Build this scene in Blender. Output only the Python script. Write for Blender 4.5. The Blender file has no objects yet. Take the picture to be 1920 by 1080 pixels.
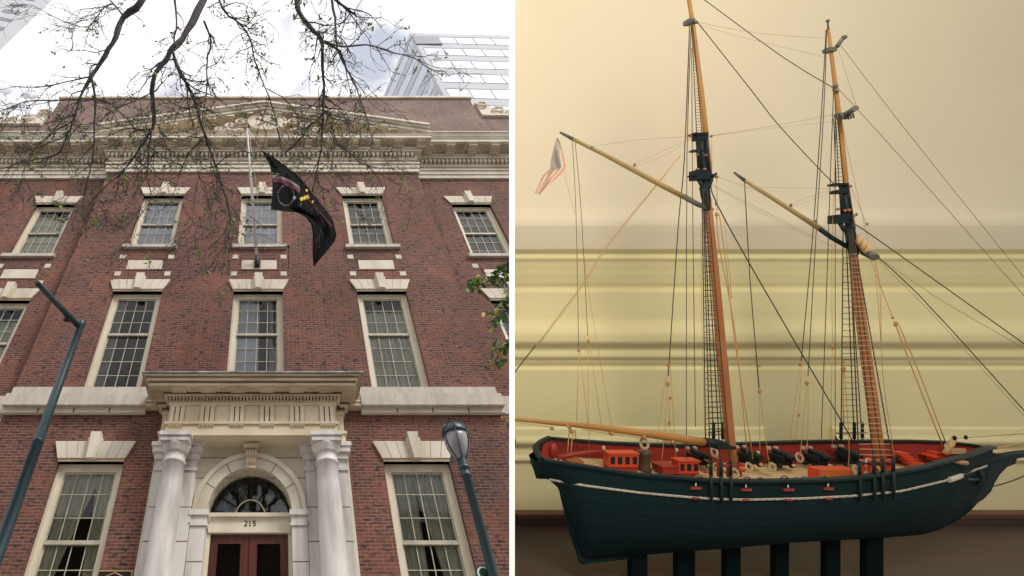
import bpy, math, random
from mathutils import Vector, Matrix
random.seed(7)
R = math.radians
scene = bpy.context.scene
# ---------------------------------------------------------------- camera
PITCH = R(46.5); CAM = Vector((0, -10, 1.6)); FPX = 1000.0; PX = 520.0; PY = 540.0
cd = bpy.data.cameras.new('camera'); cam = bpy.data.objects.new('camera', cd)
scene.collection.objects.link(cam); scene.camera = cam
cam.location = CAM; cam.rotation_euler = (PITCH + R(90), 0, 0)
cd.sensor_width = 36; cd.lens = FPX / 1920 * 36; cd.shift_x = (960 - PX) / 1920
cd.clip_start = .02; cd.clip_end = 2000
# ---------------------------------------------------------------- world
w = bpy.data.worlds.new('World'); scene.world = w; w.use_nodes = True
nt = w.node_tree; nt.nodes.clear()
out = nt.nodes.new('ShaderNodeOutputWorld')
sky = nt.nodes.new('ShaderNodeTexSky'); sky.sky_type = 'NISHITA'; sky.sun_disc = False
sky.sun_elevation = R(50); sky.sun_rotation = R(134)
bg = nt.nodes.new('ShaderNodeBackground'); bg.inputs[1].default_value = .15
nt.links.new(sky.outputs[0], bg.inputs[0])
cl = nt.nodes.new('ShaderNodeBackground'); cl.inputs[0].default_value = (1, .985, .98, 1); cl.inputs[1].default_value = 1.35
tc = nt.nodes.new('ShaderNodeTexCoord')
nz = nt.nodes.new('ShaderNodeTexNoise'); nz.inputs['Scale'].default_value = 4.2; nz.inputs['Detail'].default_value = 6; nz.inputs['Roughness'].default_value = .55
nt.links.new(tc.outputs['Generated'], nz.inputs['Vector'])
rp = nt.nodes.new('ShaderNodeValToRGB'); rp.color_ramp.elements[0].position = .34; rp.color_ramp.elements[1].position = .50; rp.color_ramp.elements[0].color = (.42, .42, .42, 1)
nt.links.new(nz.outputs[0], rp.inputs[0])
# ragged openings between the clouds
nv = nt.nodes.new('ShaderNodeTexNoise'); nv.inputs['Scale'].default_value = 9; nv.inputs['Detail'].default_value = 5; nt.links.new(tc.outputs['Generated'], nv.inputs['Vector'])
sb = nt.nodes.new('ShaderNodeVectorMath'); sb.operation = 'MULTIPLY_ADD'; nt.links.new(nv.outputs['Color'], sb.inputs[0]); sb.inputs[1].default_value = (.26, .26, .26); nt.links.new(tc.outputs['Generated'], sb.inputs[2])
last = None
for v, rad in (((-.13, .41, .90), .10), ((.02, .495, .87), .11), ((.15, .33, .93), .10), ((-.3, .5, .8), .05)):
    q = nt.nodes.new('ShaderNodeVectorMath'); q.operation = 'DISTANCE'; nt.links.new(sb.outputs[0], q.inputs[0]); q.inputs[1].default_value = tuple(c+.13 for c in v)
    r_ = nt.nodes.new('ShaderNodeMapRange'); r_.inputs['From Min'].default_value = rad*.45; r_.inputs['From Max'].default_value = rad; nt.links.new(q.outputs['Value'], r_.inputs[0])
    if last is None: last = r_.outputs[0]
    else:
        mn = nt.nodes.new('ShaderNodeMath'); mn.operation = 'MINIMUM'; nt.links.new(last, mn.inputs[0]); nt.links.new(r_.outputs[0], mn.inputs[1]); last = mn.outputs[0]
r9 = nt.nodes.new('ShaderNodeMapRange'); r9.inputs['To Min'].default_value = .38; nt.links.new(last, r9.inputs[0])
m9 = nt.nodes.new('ShaderNodeMath'); m9.operation = 'MINIMUM'; nt.links.new(r9.outputs[0], m9.inputs[0]); nt.links.new(rp.outputs[0], m9.inputs[1])
mx = nt.nodes.new('ShaderNodeMixShader')
nt.links.new(m9.outputs[0], mx.inputs[0]); nt.links.new(bg.outputs[0], mx.inputs[1]); nt.links.new(cl.outputs[0], mx.inputs[2])
nt.links.new(mx.outputs[0], out.inputs[0])
# ---------------------------------------------------------------- sun (veiled by cloud)
sd = bpy.data.lights.new('sun', 'SUN'); sd.energy = 2.4; sd.angle = R(14); sd.color = (1, .95, .88)
so = bpy.data.objects.new('sun', sd); scene.collection.objects.link(so)
so.rotation_euler = (R(40), 0, R(46))
# warm gallery lamp over the ship model (the room is lit from above, upper left)
def froom(p): return CAM + Matrix.Rotation(PITCH, 3, 'X') @ Vector(p)
ld = bpy.data.lights.new('gallery_light', 'AREA'); ld.shape = 'DISK'; ld.size = 1.0; ld.energy = 50; ld.color = (1, .875, .69)
lo = bpy.data.objects.new('gallery_light', ld); scene.collection.objects.link(lo)
LP, LT = froom((.72, -.15, 1.5)), froom((1.2, 1.5, -.3))
lo.location = LP; lo.rotation_euler = (LT - LP).to_track_quat('-Z', 'Y').to_euler()
vs = scene.view_settings; vs.view_transform = 'Standard'; vs.look = 'None'; vs.exposure = 0; vs.gamma = 1
scene.cycles.max_bounces = 6; scene.cycles.transparent_max_bounces = 12

# ================================================================ materials
def mat(name, col, rough=.7, var=0, col2=None, scale=5, stretch=(1, 1, 1), bump=0, bscale=None, metal=0, spec=.5, detail=6, coat=0, lo=.35, hi=.65):
    m = bpy.data.materials.new(name); m.use_nodes = True; t = m.node_tree; b = t.nodes['Principled BSDF']
    b.inputs['Base Color'].default_value = (*col, 1); b.inputs['Roughness'].default_value = rough
    b.inputs['Metallic'].default_value = metal; b.inputs['Specular IOR Level'].default_value = spec; b.inputs['Coat Weight'].default_value = coat
    c = t.nodes.new('ShaderNodeTexCoord'); mp = t.nodes.new('ShaderNodeMapping'); mp.inputs['Scale'].default_value = stretch
    t.links.new(c.outputs['Object'], mp.inputs[0])
    if col2:
        n = t.nodes.new('ShaderNodeTexNoise'); n.inputs['Scale'].default_value = scale; n.inputs['Detail'].default_value = detail
        t.links.new(mp.outputs[0], n.inputs['Vector'])
        r = t.nodes.new('ShaderNodeValToRGB'); r.color_ramp.elements[0].position = lo; r.color_ramp.elements[1].position = hi
        r.color_ramp.elements[0].color = (*col, 1); r.color_ramp.elements[1].color = (*col2, 1)
        t.links.new(n.outputs[0], r.inputs[0]); t.links.new(r.outputs[0], b.inputs['Base Color'])
    if bump:
        n2 = t.nodes.new('ShaderNodeTexNoise'); n2.inputs['Scale'].default_value = bscale or scale * 3; n2.inputs['Detail'].default_value = 5
        t.links.new(mp.outputs[0], n2.inputs['Vector'])
        bp = t.nodes.new('ShaderNodeBump'); bp.inputs['Strength'].default_value = bump; bp.inputs['Distance'].default_value = .01
        t.links.new(n2.outputs[0], bp.inputs['Height']); t.links.new(bp.outputs[0], b.inputs['Normal'])
    return m

def brick_mat(name, c1, c2, dark, mortar, red):
    m = bpy.data.materials.new(name); m.use_nodes = True; t = m.node_tree; b = t.nodes['Principled BSDF']
    N = t.nodes.new; K = t.links.new
    c = N('ShaderNodeTexCoord'); s = N('ShaderNodeSeparateXYZ'); K(c.outputs['Object'], s.inputs[0])
    ad = N('ShaderNodeMath'); K(s.outputs[0], ad.inputs[0]); K(s.outputs[1], ad.inputs[1])
    cb = N('ShaderNodeCombineXYZ'); K(ad.outputs[0], cb.inputs[0]); K(s.outputs[2], cb.inputs[1])
    br = N('ShaderNodeTexBrick'); K(cb.outputs[0], br.inputs['Vector']); br.inputs['Scale'].default_value = 1
    br.inputs['Brick Width'].default_value = .2; br.inputs['Row Height'].default_value = .066; br.inputs['Mortar Size'].default_value = .0078
    br.inputs['Mortar Smooth'].default_value = .3; br.inputs['Bias'].default_value = -.1
    br.inputs['Color1'].default_value = (*c1, 1); br.inputs['Color2'].default_value = (*c2, 1); br.inputs['Mortar'].default_value = (*mortar, 1)
    # burnt headers: blotches the size of one brick
    mp = N('ShaderNodeMapping'); mp.inputs['Scale'].default_value = (6.5, 15.15, 1); K(cb.outputs[0], mp.inputs[0])
    n1 = N('ShaderNodeTexNoise'); n1.inputs['Scale'].default_value = 1; n1.inputs['Detail'].default_value = 2; K(mp.outputs[0], n1.inputs['Vector'])
    r1 = N('ShaderNodeValToRGB'); r1.color_ramp.elements[0].position = .54; r1.color_ramp.elements[1].position = .66; K(n1.outputs[0], r1.inputs[0])
    m1 = N('ShaderNodeMix'); m1.data_type = 'RGBA'; K(r1.outputs[0], m1.inputs[0]); K(br.outputs[0], m1.inputs[6]); m1.inputs[7].default_value = (*dark, 1)
    # brighter red bricks in patches
    n2 = N('ShaderNodeTexNoise'); n2.inputs['Scale'].default_value = 1.0; n2.inputs['Detail'].default_value = 8; n2.inputs['Roughness'].default_value = .7; K(cb.outputs[0], n2.inputs['Vector'])
    r2 = N('ShaderNodeValToRGB'); r2.color_ramp.elements[0].position = .48; r2.color_ramp.elements[1].position = .72; K(n2.outputs[0], r2.inputs[0])
    ml = N('ShaderNodeMath'); ml.operation = 'MULTIPLY'; K(r2.outputs[0], ml.inputs[0]); ml.inputs[1].default_value = .75
    m2 = N('ShaderNodeMix'); m2.data_type = 'RGBA'; K(ml.outputs[0], m2.inputs[0]); K(m1.outputs[2], m2.inputs[6]); m2.inputs[7].default_value = (*red, 1)
    # soot in broad stains
    n3 = N('ShaderNodeTexNoise'); n3.inputs['Scale'].default_value = .55; n3.inputs['Detail'].default_value = 5; K(cb.outputs[0], n3.inputs['Vector'])
    r3 = N('ShaderNodeMapRange'); r3.inputs['From Min'].default_value = .3; r3.inputs['From Max'].default_value = .7; r3.inputs['To Min'].default_value = .72; r3.inputs['To Max'].default_value = 1.15; K(n3.outputs[0], r3.inputs[0])
    hs = N('ShaderNodeHueSaturation'); K(r3.outputs[0], hs.inputs['Value']); K(m2.outputs[2], hs.inputs['Color'])
    # run-off streaks: long soft vertical stains
    mp4 = N('ShaderNodeMapping'); mp4.inputs['Scale'].default_value = (2.6, .22, 1); K(cb.outputs[0], mp4.inputs[0])
    n4 = N('ShaderNodeTexNoise'); n4.inputs['Scale'].default_value = 1; n4.inputs['Detail'].default_value = 6; n4.inputs['Roughness'].default_value = .65; K(mp4.outputs[0], n4.inputs['Vector'])
    r4 = N('ShaderNodeMapRange'); r4.inputs['From Min'].default_value = .50; r4.inputs['From Max'].default_value = .72; r4.inputs['To Min'].default_value = 0; r4.inputs['To Max'].default_value = .42; K(n4.outputs[0], r4.inputs[0])
    m4 = N('ShaderNodeMix'); m4.data_type = 'RGBA'; K(r4.outputs[0], m4.inputs[0]); K(hs.outputs[0], m4.inputs[6]); m4.inputs[7].default_value = (.075, .045, .04, 1)
    K(m4.outputs[2], b.inputs['Base Color']); b.inputs['Roughness'].default_value = .88
    bp = N('ShaderNodeBump'); bp.inputs['Strength'].default_value = .5; bp.inputs['Distance'].default_value = .01
    iv = N('ShaderNodeMath'); iv.operation = 'SUBTRACT'; iv.inputs[0].default_value = 1; K(br.outputs['Fac'], iv.inputs[1]); K(iv.outputs[0], bp.inputs['Height'])
    K(bp.outputs[0], b.inputs['Normal'])
    return m

def glass_mat(name, tint=(.9, .93, .95), dust=.0):
    m = bpy.data.materials.new(name); m.use_nodes = True; t = m.node_tree; t.nodes.clear()
    o = t.nodes.new('ShaderNodeOutputMaterial'); tr = t.nodes.new('ShaderNodeBsdfTransparent'); tr.inputs[0].default_value = (*tint, 1)
    g = t.nodes.new('ShaderNodeBsdfGlossy'); g.inputs['Roughness'].default_value = .03
    c = t.nodes.new('ShaderNodeTexCoord'); n = t.nodes.new('ShaderNodeTexNoise'); n.inputs['Scale'].default_value = 1.6
    t.links.new(c.outputs['Object'], n.inputs['Vector'])
    bp = t.nodes.new('ShaderNodeBump'); bp.inputs['Strength'].default_value = .25; bp.inputs['Distance'].default_value = .03
    t.links.new(n.outputs[0], bp.inputs['Height']); t.links.new(bp.outputs[0], g.inputs['Normal'])
    f = t.nodes.new('ShaderNodeFresnel'); f.inputs[0].default_value = 1.5
    x = t.nodes.new('ShaderNodeMixShader'); t.links.new(f.outputs[0], x.inputs[0]); t.links.new(tr.outputs[0], x.inputs[1]); t.links.new(g.outputs[0], x.inputs[2])
    t.links.new(x.outputs[0], o.inputs[0]); return m

M = {}
M['brick'] = brick_mat('old_red_brick', (.20, .064, .043), (.095, .038, .030), (.026, .020, .020), (.26, .185, .15), (.30, .105, .06))
M['attic_brick'] = brick_mat('weathered_attic_brick', (.25, .165, .14), (.21, .14, .12), (.12, .07, .062), (.34, .26, .22), (.32, .16, .12))
M['limestone'] = mat('limestone', (.74, .67, .555), .8, col2=(.54, .47, .36), scale=1.6, stretch=(1, 1, .5), bump=.3, bscale=12, lo=.4, hi=.75)
M['stained_stone'] = mat('soot_stained_stone', (.64, .53, .38), .85, col2=(.33, .25, .16), scale=2.2, stretch=(.5, 1, 3), bump=.3, bscale=14, lo=.42, hi=.78)
M['granite'] = mat('grey_granite', (.58, .52, .45), .8, col2=(.46, .41, .35), scale=2.5, stretch=(3, 1, .6), bump=.15)
M['marble'] = mat('veined_white_marble', (.70, .665, .63), .6, col2=(.42, .40, .37), scale=1.5, stretch=(2.2, 1.5, .4), bump=.08, detail=10, lo=.47, hi=.70)
M['marble_warm'] = mat('weathered_cream_marble', (.66, .61, .50), .6, col2=(.47, .40, .28), scale=1.5, stretch=(1, 1, .7), bump=.05, detail=9, lo=.45, hi=.8)
M['recess_dark'] = mat('dark_recess_tone', (.20, .145, .09), .9, col2=(.12, .085, .05), scale=6)  # recess darkness painted into grooves and dentil gaps; also joints and stains
M['lead'] = mat('weathered_lead', (.16, .16, .17), .6, col2=(.45, .44, .42), scale=3, stretch=(1, 1, 1))
M['entab'] = mat('tan_weathered_marble', (.74, .63, .46), .6, col2=(.52, .40, .25), scale=1.3, stretch=(1, 1, 1.2), bump=.05, detail=9, lo=.42, hi=.8)
M['paint'] = mat('cream_window_paint', (.74, .67, .53), .6, col2=(.58, .51, .37), scale=3, stretch=(1, 1, .25), bump=.1, lo=.4, hi=.85)
M['muntin'] = mat('sash_paint', (.52, .48, .38), .6, col2=(.38, .34, .26), scale=4)
M['glass'] = glass_mat('window_glass')
M['curtain'] = mat('pale_green_curtain', (.80, .78, .60), .9, col2=(.55, .53, .40), scale=6, stretch=(3, 1, .2))
M['pale_sky'] = mat('pale_sky_tone', (.86, .86, .92), .9, col2=(.70, .70, .74), scale=1.2)  # pale sheet: sky reflected in the panes is put into its colour
M['shade'] = mat('beige_roller_shade', (.42, .40, .34), .9, col2=(.33, .31, .27), scale=1.5)
M['dark'] = mat('dark_interior', (.03, .028, .026), .9, col2=(.06, .04, .03), scale=.8)
M['wood_door'] = mat('mahogany', (.13, .032, .017), .35, col2=(.07, .018, .011), scale=3, stretch=(6, 1, .4), coat=.3)
M['iron'] = mat('black_iron', (.02, .02, .022), .5)
M['teal'] = mat('teal_painted_steel', (.006, .034, .044), .4, col2=(.014, .050, .058), scale=5, stretch=(2, 2, .4), spec=.6, bump=.15)
M['bronze'] = mat('dark_bronze', (.035, .025, .018), .4, metal=.6)
M['brass'] = mat('brass_edge', (.6, .38, .2), .4, metal=.5)
M['bark'] = mat('branch_bark', (.060, .052, .058), .9, col2=(.12, .105, .105), scale=9, bump=.5)
M['leaf'] = mat('spring_leaf', (.16, .30, .05), .6, col2=(.28, .42, .10), scale=2)
M['leaf_dark'] = mat('glossy_dark_leaf', (.03, .09, .022), .35, col2=(.07, .19, .04), scale=7)
M['leaf_yellow'] = mat('yellow_leaf', (.42, .40, .05), .55, col2=(.50, .34, .05), scale=7)
M['dry'] = mat('withered_leaf', (.06, .045, .04), .9, col2=(.12, .08, .06), scale=6)
M['asphalt'] = mat('asphalt', (.05, .05, .052), .9, col2=(.07, .07, .07), scale=8, bump=.3)
M['paving'] = mat('pavement_slabs', (.30, .28, .26), .9, col2=(.24, .22, .2), scale=1.5, bump=.2)
M['tower_grey'] = mat('pale_concrete', (.58, .575, .61), .8, col2=(.54, .535, .57), scale=.2)
M['tower_glass'] = mat('bright_curtain_glass', (.66, .70, .78), .5, col2=(.60, .655, .77), scale=.15, spec=.5)
M['tower_dark'] = mat('tower_dark_grey', (.27, .28, .33), .6)  # dark grey for slots, ledges, mullions and the roof opening
M['white'] = mat('white_gloss_paint', (.92, .93, .95), .5)
M['pole_white'] = mat('chalky_white_pole', (.70, .68, .66), .5)
M['flag_black'] = mat('black_flag_cloth', (.010, .011, .011), 1, spec=.05)
M['flag_red'] = mat('maroon_flag_print', (.16, .012, .03), .9)
M['flag_grey'] = mat('grey_flag_print', (.20, .20, .21), .9)
M['flag_white'] = mat('white_flag_print', (.6, .6, .6), .9)
M['flag_yellow'] = mat('yellow_flag_print', (.72, .52, .05), .9)
M['lampglass'] = mat('frosted_lamp_globe', (.24, .225, .24), .25, col2=(.38, .36, .38), scale=5, spec=.6)
M['green'] = mat('green_enamel', (.01, .06, .03), .4)
M['rope_white'] = mat('white_halyard', (.6, .58, .54), .8)
M['opp_wall'] = mat('brown_stone_front', (.16, .11, .085), .9, col2=(.11, .08, .065), scale=.6)
# ---- the ship model and its room
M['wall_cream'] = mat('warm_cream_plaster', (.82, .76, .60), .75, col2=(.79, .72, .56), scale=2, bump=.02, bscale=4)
M['wall_panel'] = mat('shade_olive_cream', (.85, .80, .475), .7, col2=(.81, .75, .44), scale=2, bump=.02, bscale=5)  # cream wall with the shade of its lower mouldings put into an olive colour
M['railwood'] = mat('red_brown_rail_wood', (.16, .062, .042), .5, col2=(.12, .05, .035), scale=3, stretch=(1, 6, 1))
M['shelf'] = mat('dark_red_wood', (.085, .046, .034), .5, col2=(.058, .045, .036), scale=2.5, stretch=(1, 6, 1))
M['hull'] = mat('blue_black_hull_paint', (.0065, .022, .026), .8, col2=(.009, .027, .031), scale=6, stretch=(1, 1, 12), spec=.12, bump=.25, bscale=20)
M['hulltrim'] = mat('blue_black_trim', (.007, .018, .022), .55, spec=.3)
M['stripe'] = mat('ivory_stripe', (.62, .56, .46), .6, col2=(.5, .46, .38), scale=14)
M['red'] = mat('red_bulwark_paint', (.34, .035, .022), .55, col2=(.26, .025, .02), scale=9)
M['redbright'] = mat('vermilion_paint', (.62, .075, .030), .5)
M['orange'] = mat('orange_grating', (.68, .22, .05), .5)
M['spar'] = mat('varnished_spar', (.50, .26, .075), .45, col2=(.40, .19, .05), scale=8, stretch=(1, 1, 1))
M['mastred'] = mat('reddish_mast_wood', (.36, .12, .04), .5, col2=(.42, .17, .06), scale=7)
M['gaff'] = mat('pale_ochre_spar', (.46, .34, .15), .55, col2=(.40, .29, .12), scale=9)
M['gaffend'] = mat('grey_painted_spar_end', (.13, .13, .11), .6)
M['linedark'] = mat('tarred_line', (.05, .045, .032), .9)
M['linebrown'] = mat('brown_stay_line', (.24, .17, .09), .9)
M['linetan'] = mat('tan_line', (.58, .34, .12), .9)
M['linepale'] = mat('pale_thin_line', (.50, .40, .26), .9)
M['brownbarrel'] = mat('dark_barrel_wood', (.075, .05, .03), .5)
M['block'] = mat('wooden_block', (.42, .23, .10), .6)
M['cloth_furled'] = mat('furled_canvas', (.62, .42, .20), .9)
M['flag_faded_red'] = mat('faded_red_stripe', (.72, .36, .28), .9)
M['flag_faded_white'] = mat('faded_white_stripe', (.80, .70, .58), .9)
M['flag_faded_blue'] = mat('faded_blue_canton', (.44, .42, .38), .9)

def plank_mat():
    m = bpy.data.materials.new('planked_deck'); m.use_nodes = True; t = m.node_tree; b = t.nodes['Principled BSDF']
    c = t.nodes.new('ShaderNodeTexCoord'); wv = t.nodes.new('ShaderNodeTexWave'); wv.bands_direction = 'Y'; wv.inputs['Scale'].default_value = 28
    wv.inputs['Distortion'].default_value = .6; t.links.new(c.outputs['Object'], wv.inputs['Vector'])
    r = t.nodes.new('ShaderNodeValToRGB'); r.color_ramp.elements[0].color = (.40, .27, .13, 1); r.color_ramp.elements[1].color = (.66, .49, .27, 1)
    r.color_ramp.elements[0].position = .02; r.color_ramp.elements[1].position = .25
    t.links.new(wv.outputs[0], r.inputs[0]); t.links.new(r.outputs[0], b.inputs['Base Color']); b.inputs['Roughness'].default_value = .6
    return m
M['deck'] = plank_mat()
M['cradle'] = mat('black_cradle_paint', (.005, .012, .013), .9, spec=.05)

# ================================================================ mesh helpers
class MB:
    def __init__(s): s.v = []; s.f = []; s.m = []; s.mats = [None]; s.smooth = []
    def mi(s, m):
        if m not in s.mats: s.mats.append(m)
        return s.mats.index(m)
    def face(s, idx, m=None, sm=False): s.f.append(idx); s.m.append(s.mi(m) if m else 0); s.smooth.append(sm)
    def quad(s, a, b, c, d, m=None):
        n = len(s.v); s.v += [a, b, c, d]; s.face((n, n+1, n+2, n+3), m)
    def box(s, x0, x1, y0, y1, z0, z1, m=None):
        n = len(s.v); s.v += [(x, y, z) for x in (x0, x1) for y in (y0, y1) for z in (z0, z1)]
        for q in ((0,1,3,2),(4,6,7,5),(0,4,5,1),(2,3,7,6),(0,2,6,4),(1,5,7,3)): s.face(tuple(n+i for i in q), m)
    def prism(s, poly, y0, y1, m=None):           # polygon in (x, z), extruded along y
        n = len(s.v); k = len(poly)
        s.v += [(p[0], y0, p[1]) for p in poly] + [(p[0], y1, p[1]) for p in poly]
        s.face(tuple(range(n, n+k)), m); s.face(tuple(range(n+2*k-1, n+k-1, -1)), m)
        for i in range(k): j = (i+1) % k; s.face((n+i, n+k+i, n+k+j, n+j), m)
    def profile_x(s, prof, x0, x1, m=None, caps=True):   # closed (y, z) profile swept along x
        n = len(s.v); k = len(prof)
        s.v += [(x0, p[0], p[1]) for p in prof] + [(x1, p[0], p[1]) for p in prof]
        for i in range(k): j = (i+1) % k; s.face((n+i, n+j, n+k+j, n+k+i), m)
        if caps: s.face(tuple(range(n+k-1, n-1, -1)), m); s.face(tuple(range(n+k, n+2*k)), m)
    def tube(s, pts, rad, sides=8, m=None, caps=True):
        pts = [Vector(p) for p in pts]
        if not isinstance(rad, (list, tuple)): rad = [rad]*len(pts)
        n0 = len(s.v); up = None
        for i, p in enumerate(pts):
            d = (pts[min(i+1, len(pts)-1)] - pts[max(i-1, 0)])
            d = d.normalized() if d.length > 1e-9 else Vector((0, 0, 1))
            if up is None or abs(up.dot(d)) > .98: up = Vector((0, 0, 1)) if abs(d.z) < .9 else Vector((1, 0, 0))
            a = d.cross(up).normalized(); b = a.cross(d).normalized(); up = b
            for k in range(sides):
                t = 2*math.pi*k/sides; s.v.append(tuple(p + (a*math.cos(t) + b*math.sin(t))*rad[i]))
        for i in range(len(pts)-1):
            for k in range(sides):
                k2 = (k+1) % sides; o = n0+i*sides
                s.face((o+k, o+k2, o+sides+k2, o+sides+k), m, True)
        if caps:
            s.face(tuple(n0+k for k in range(sides-1, -1, -1)), m); o = n0+(len(pts)-1)*sides; s.face(tuple(o+k for k in range(sides)), m)
    def lathe(s, c, prof, sides=24, m=None, axis='Z'):     # prof = [(r, h)...] round c
        n0 = len(s.v)
        for r, h in prof:
            for k in range(sides):
                t = 2*math.pi*k/sides
                q = (r*math.cos(t), r*math.sin(t), h) if axis == 'Z' else (r*math.cos(t), h, r*math.sin(t))
                s.v.append((c[0]+q[0], c[1]+q[1], c[2]+q[2]))
        for i in range(len(prof)-1):
            for k in range(sides):
                k2 = (k+1) % sides; o = n0+i*sides; s.face((o+k, o+k2, o+sides+k2, o+sides+k), m, True)
        s.face(tuple(n0+k for k in range(sides-1, -1, -1)), m); o = n0+(len(prof)-1)*sides; s.face(tuple(o+k for k in range(sides)), m)
    def ball(s, c, r, m=None, seg=8, sc=(1, 1, 1)):
        n0 = len(s.v)
        for i in range(seg//2+1):
            ph = math.pi*i/(seg//2)
            for k in range(seg):
                t = 2*math.pi*k/seg
                s.v.append((c[0]+r*sc[0]*math.sin(ph)*math.cos(t), c[1]+r*sc[1]*math.sin(ph)*math.sin(t), c[2]+r*sc[2]*math.cos(ph)))
        for i in range(seg//2):
            for k in range(seg):
                k2 = (k+1) % seg; o = n0+i*seg; s.face((o+k, o+seg+k, o+seg+k2, o+k2), m, True)
    def build(s, name, m=None, parent=None, org=None, room=False):
        me = bpy.data.meshes.new(name)
        if parent is not None: org = ORG[parent.name]
        elif org is None: org = (0, 0, 0)
        me.from_pydata([(v[0]-org[0], v[1]-org[1], v[2]-org[2]) for v in s.v], [], s.f)
        ms = [m or s.mats[min(1, len(s.mats)-1)]] + s.mats[1:]
        for q in ms: me.materials.append(M[q] if isinstance(q, str) else q)
        for p, i, sm in zip(me.polygons, s.m, s.smooth): p.material_index = i; p.use_smooth = sm
        me.update()
        o = bpy.data.objects.new(name, me); scene.collection.objects.link(o)
        ORG[o.name] = tuple(org)
        if parent is not None: o.parent = parent
        else: place(o, org, room)
        return o
ORG = {}
def place(o, org, room):
    o.location = froom(org) if room else Vector(org)
    if room: o.rotation_euler = (PITCH, 0, 0)
def tag(o, label=None, cat=None, group=None, kind=None):
    for k, v in (('label', label), ('category', cat), ('group', group), ('kind', kind)):
        if v: o[k] = v
    return o
def empty(name, org, room=False):
    o = bpy.data.objects.new(name, None); scene.collection.objects.link(o); o.empty_display_size = .1
    ORG[o.name] = tuple(org); place(o, org, room); return o
def interp(tab, x):
    if x <= tab[0][0]: return tab[0][1]
    for (a, b), (c, d) in zip(tab, tab[1:]):
        if x <= c: return b+(d-b)*(x-a)/(c-a)
    return tab[-1][1]
def lerp(a, b, t): return a+(b-a)*t
def at(x, y, dist):               # point seen at pixel (x, y) at a given horizontal distance in front of the camera
    d = cam_mat @ Vector(((x-PX)/FPX, (PY-y)/FPX, -1)); return CAM + d*(dist/d.y)
cam_mat = Matrix.Rotation(PITCH+R(90), 3, 'X')

# ================================================================ ground
g = MB(); g.quad((-400, -400, 0), (400, -400, 0), (400, 400, 0), (-400, 400, 0)); tag(g.build('ground', 'asphalt'), kind='structure')
g = MB(); g.box(-40, 40, -12.5, 0, .004, .14); tag(g.build('pavement', 'paving'), kind='structure')

# ================================================================ the brick building
CX = -.52
bld = empty('brick_building', (CX, 0, .14))
tag(bld, 'old red brick clubhouse with cream stone trim, pediment and marble doorway', 'building')
PL, PR = CX-5.45, CX+5.45          # pavilion sides
WY = .35                           # wings stand back
def wall_holes(x0, x1, z0, z1, y, holes, depth=.32, mb=None):
    mb = mb or MB()
    xs = sorted({x0, x1, *[h[0] for h in holes], *[h[1] for h in holes]}); zs = sorted({z0, z1, *[h[2] for h in holes], *[h[3] for h in holes]})
    for a, b in zip(xs, xs[1:]):
        for c, d in zip(zs, zs[1:]):
            mxx, mz = (a+b)/2, (c+d)/2
            if any(h[0] < mxx < h[1] and h[2] < mz < h[3] for h in holes): continue
            mb.quad((a, y, c), (b, y, c), (b, y, d), (a, y, d))
    for a, b, c, d in holes:
        y2 = y+depth
        mb.quad((a, y, c), (a, y, d), (a, y2, d), (a, y2, c)); mb.quad((b, y, c), (b, y2, c), (b, y2, d), (b, y, d))
        mb.quad((a, y, d), (b, y, d), (b, y2, d), (a, y2, d)); mb.quad((a, y, c), (a, y2, c), (b, y2, c), (b, y, c))
    return mb
W2 = .67
cols = [CX-3.26, CX, CX+3.34]; wcols = [CX-10.3, CX-6.95, CX+7.05, CX+10.4]
rowsF = [(3.6, 7.02), (8.86, 12.0), (13.92, 16.6)]
holes = [(c-W2, c+W2, a, b) for c in cols for a, b in rowsF if not (c == CX and a == 3.6)]
holes.append((CX-1.0, CX+1.0, 2.4, 7.2))
mb = wall_holes(PL, PR, .14, 18.1, 0, holes)
mb.quad((PL, 0, .14), (PL, 0, 18.1), (PL, WY, 18.1), (PL, WY, .14)); mb.quad((PR, 0, .14), (PR, WY, .14), (PR, WY, 18.1), (PR, 0, 18.1))
mb.build('pavilion_wall', 'brick', bld)
for s in (0, 1):
    xa, xb = ((CX-14, PL), (PR, CX+14))[s]
    hs = [(c-W2, c+W2, a, b) for c in wcols[2*s:2*s+2] for a, b in rowsF]
    wall_holes(xa, xb, .14, 18.15, WY, hs).build('wing_wall', 'brick', bld)
mb = MB(); mb.quad((CX-14, 1.3, 0), (CX+14, 1.3, 0), (CX+14, 1.3, 23), (CX-14, 1.3, 23))
for z in (2.4, 8.0, 13.2, 18): mb.box(CX-14, CX+14, .42+WY, 1.29, z-.1, z+.1)
for x in [CX-12, CX-8.7, CX-5.2, CX-1.7, CX+1.7, CX+5.2, CX+8.8, CX+12]: mb.box(x-.08, x+.08, .42+WY, 1.28, .2, 22.9)
mb.build('interior', 'dark', bld)
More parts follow.
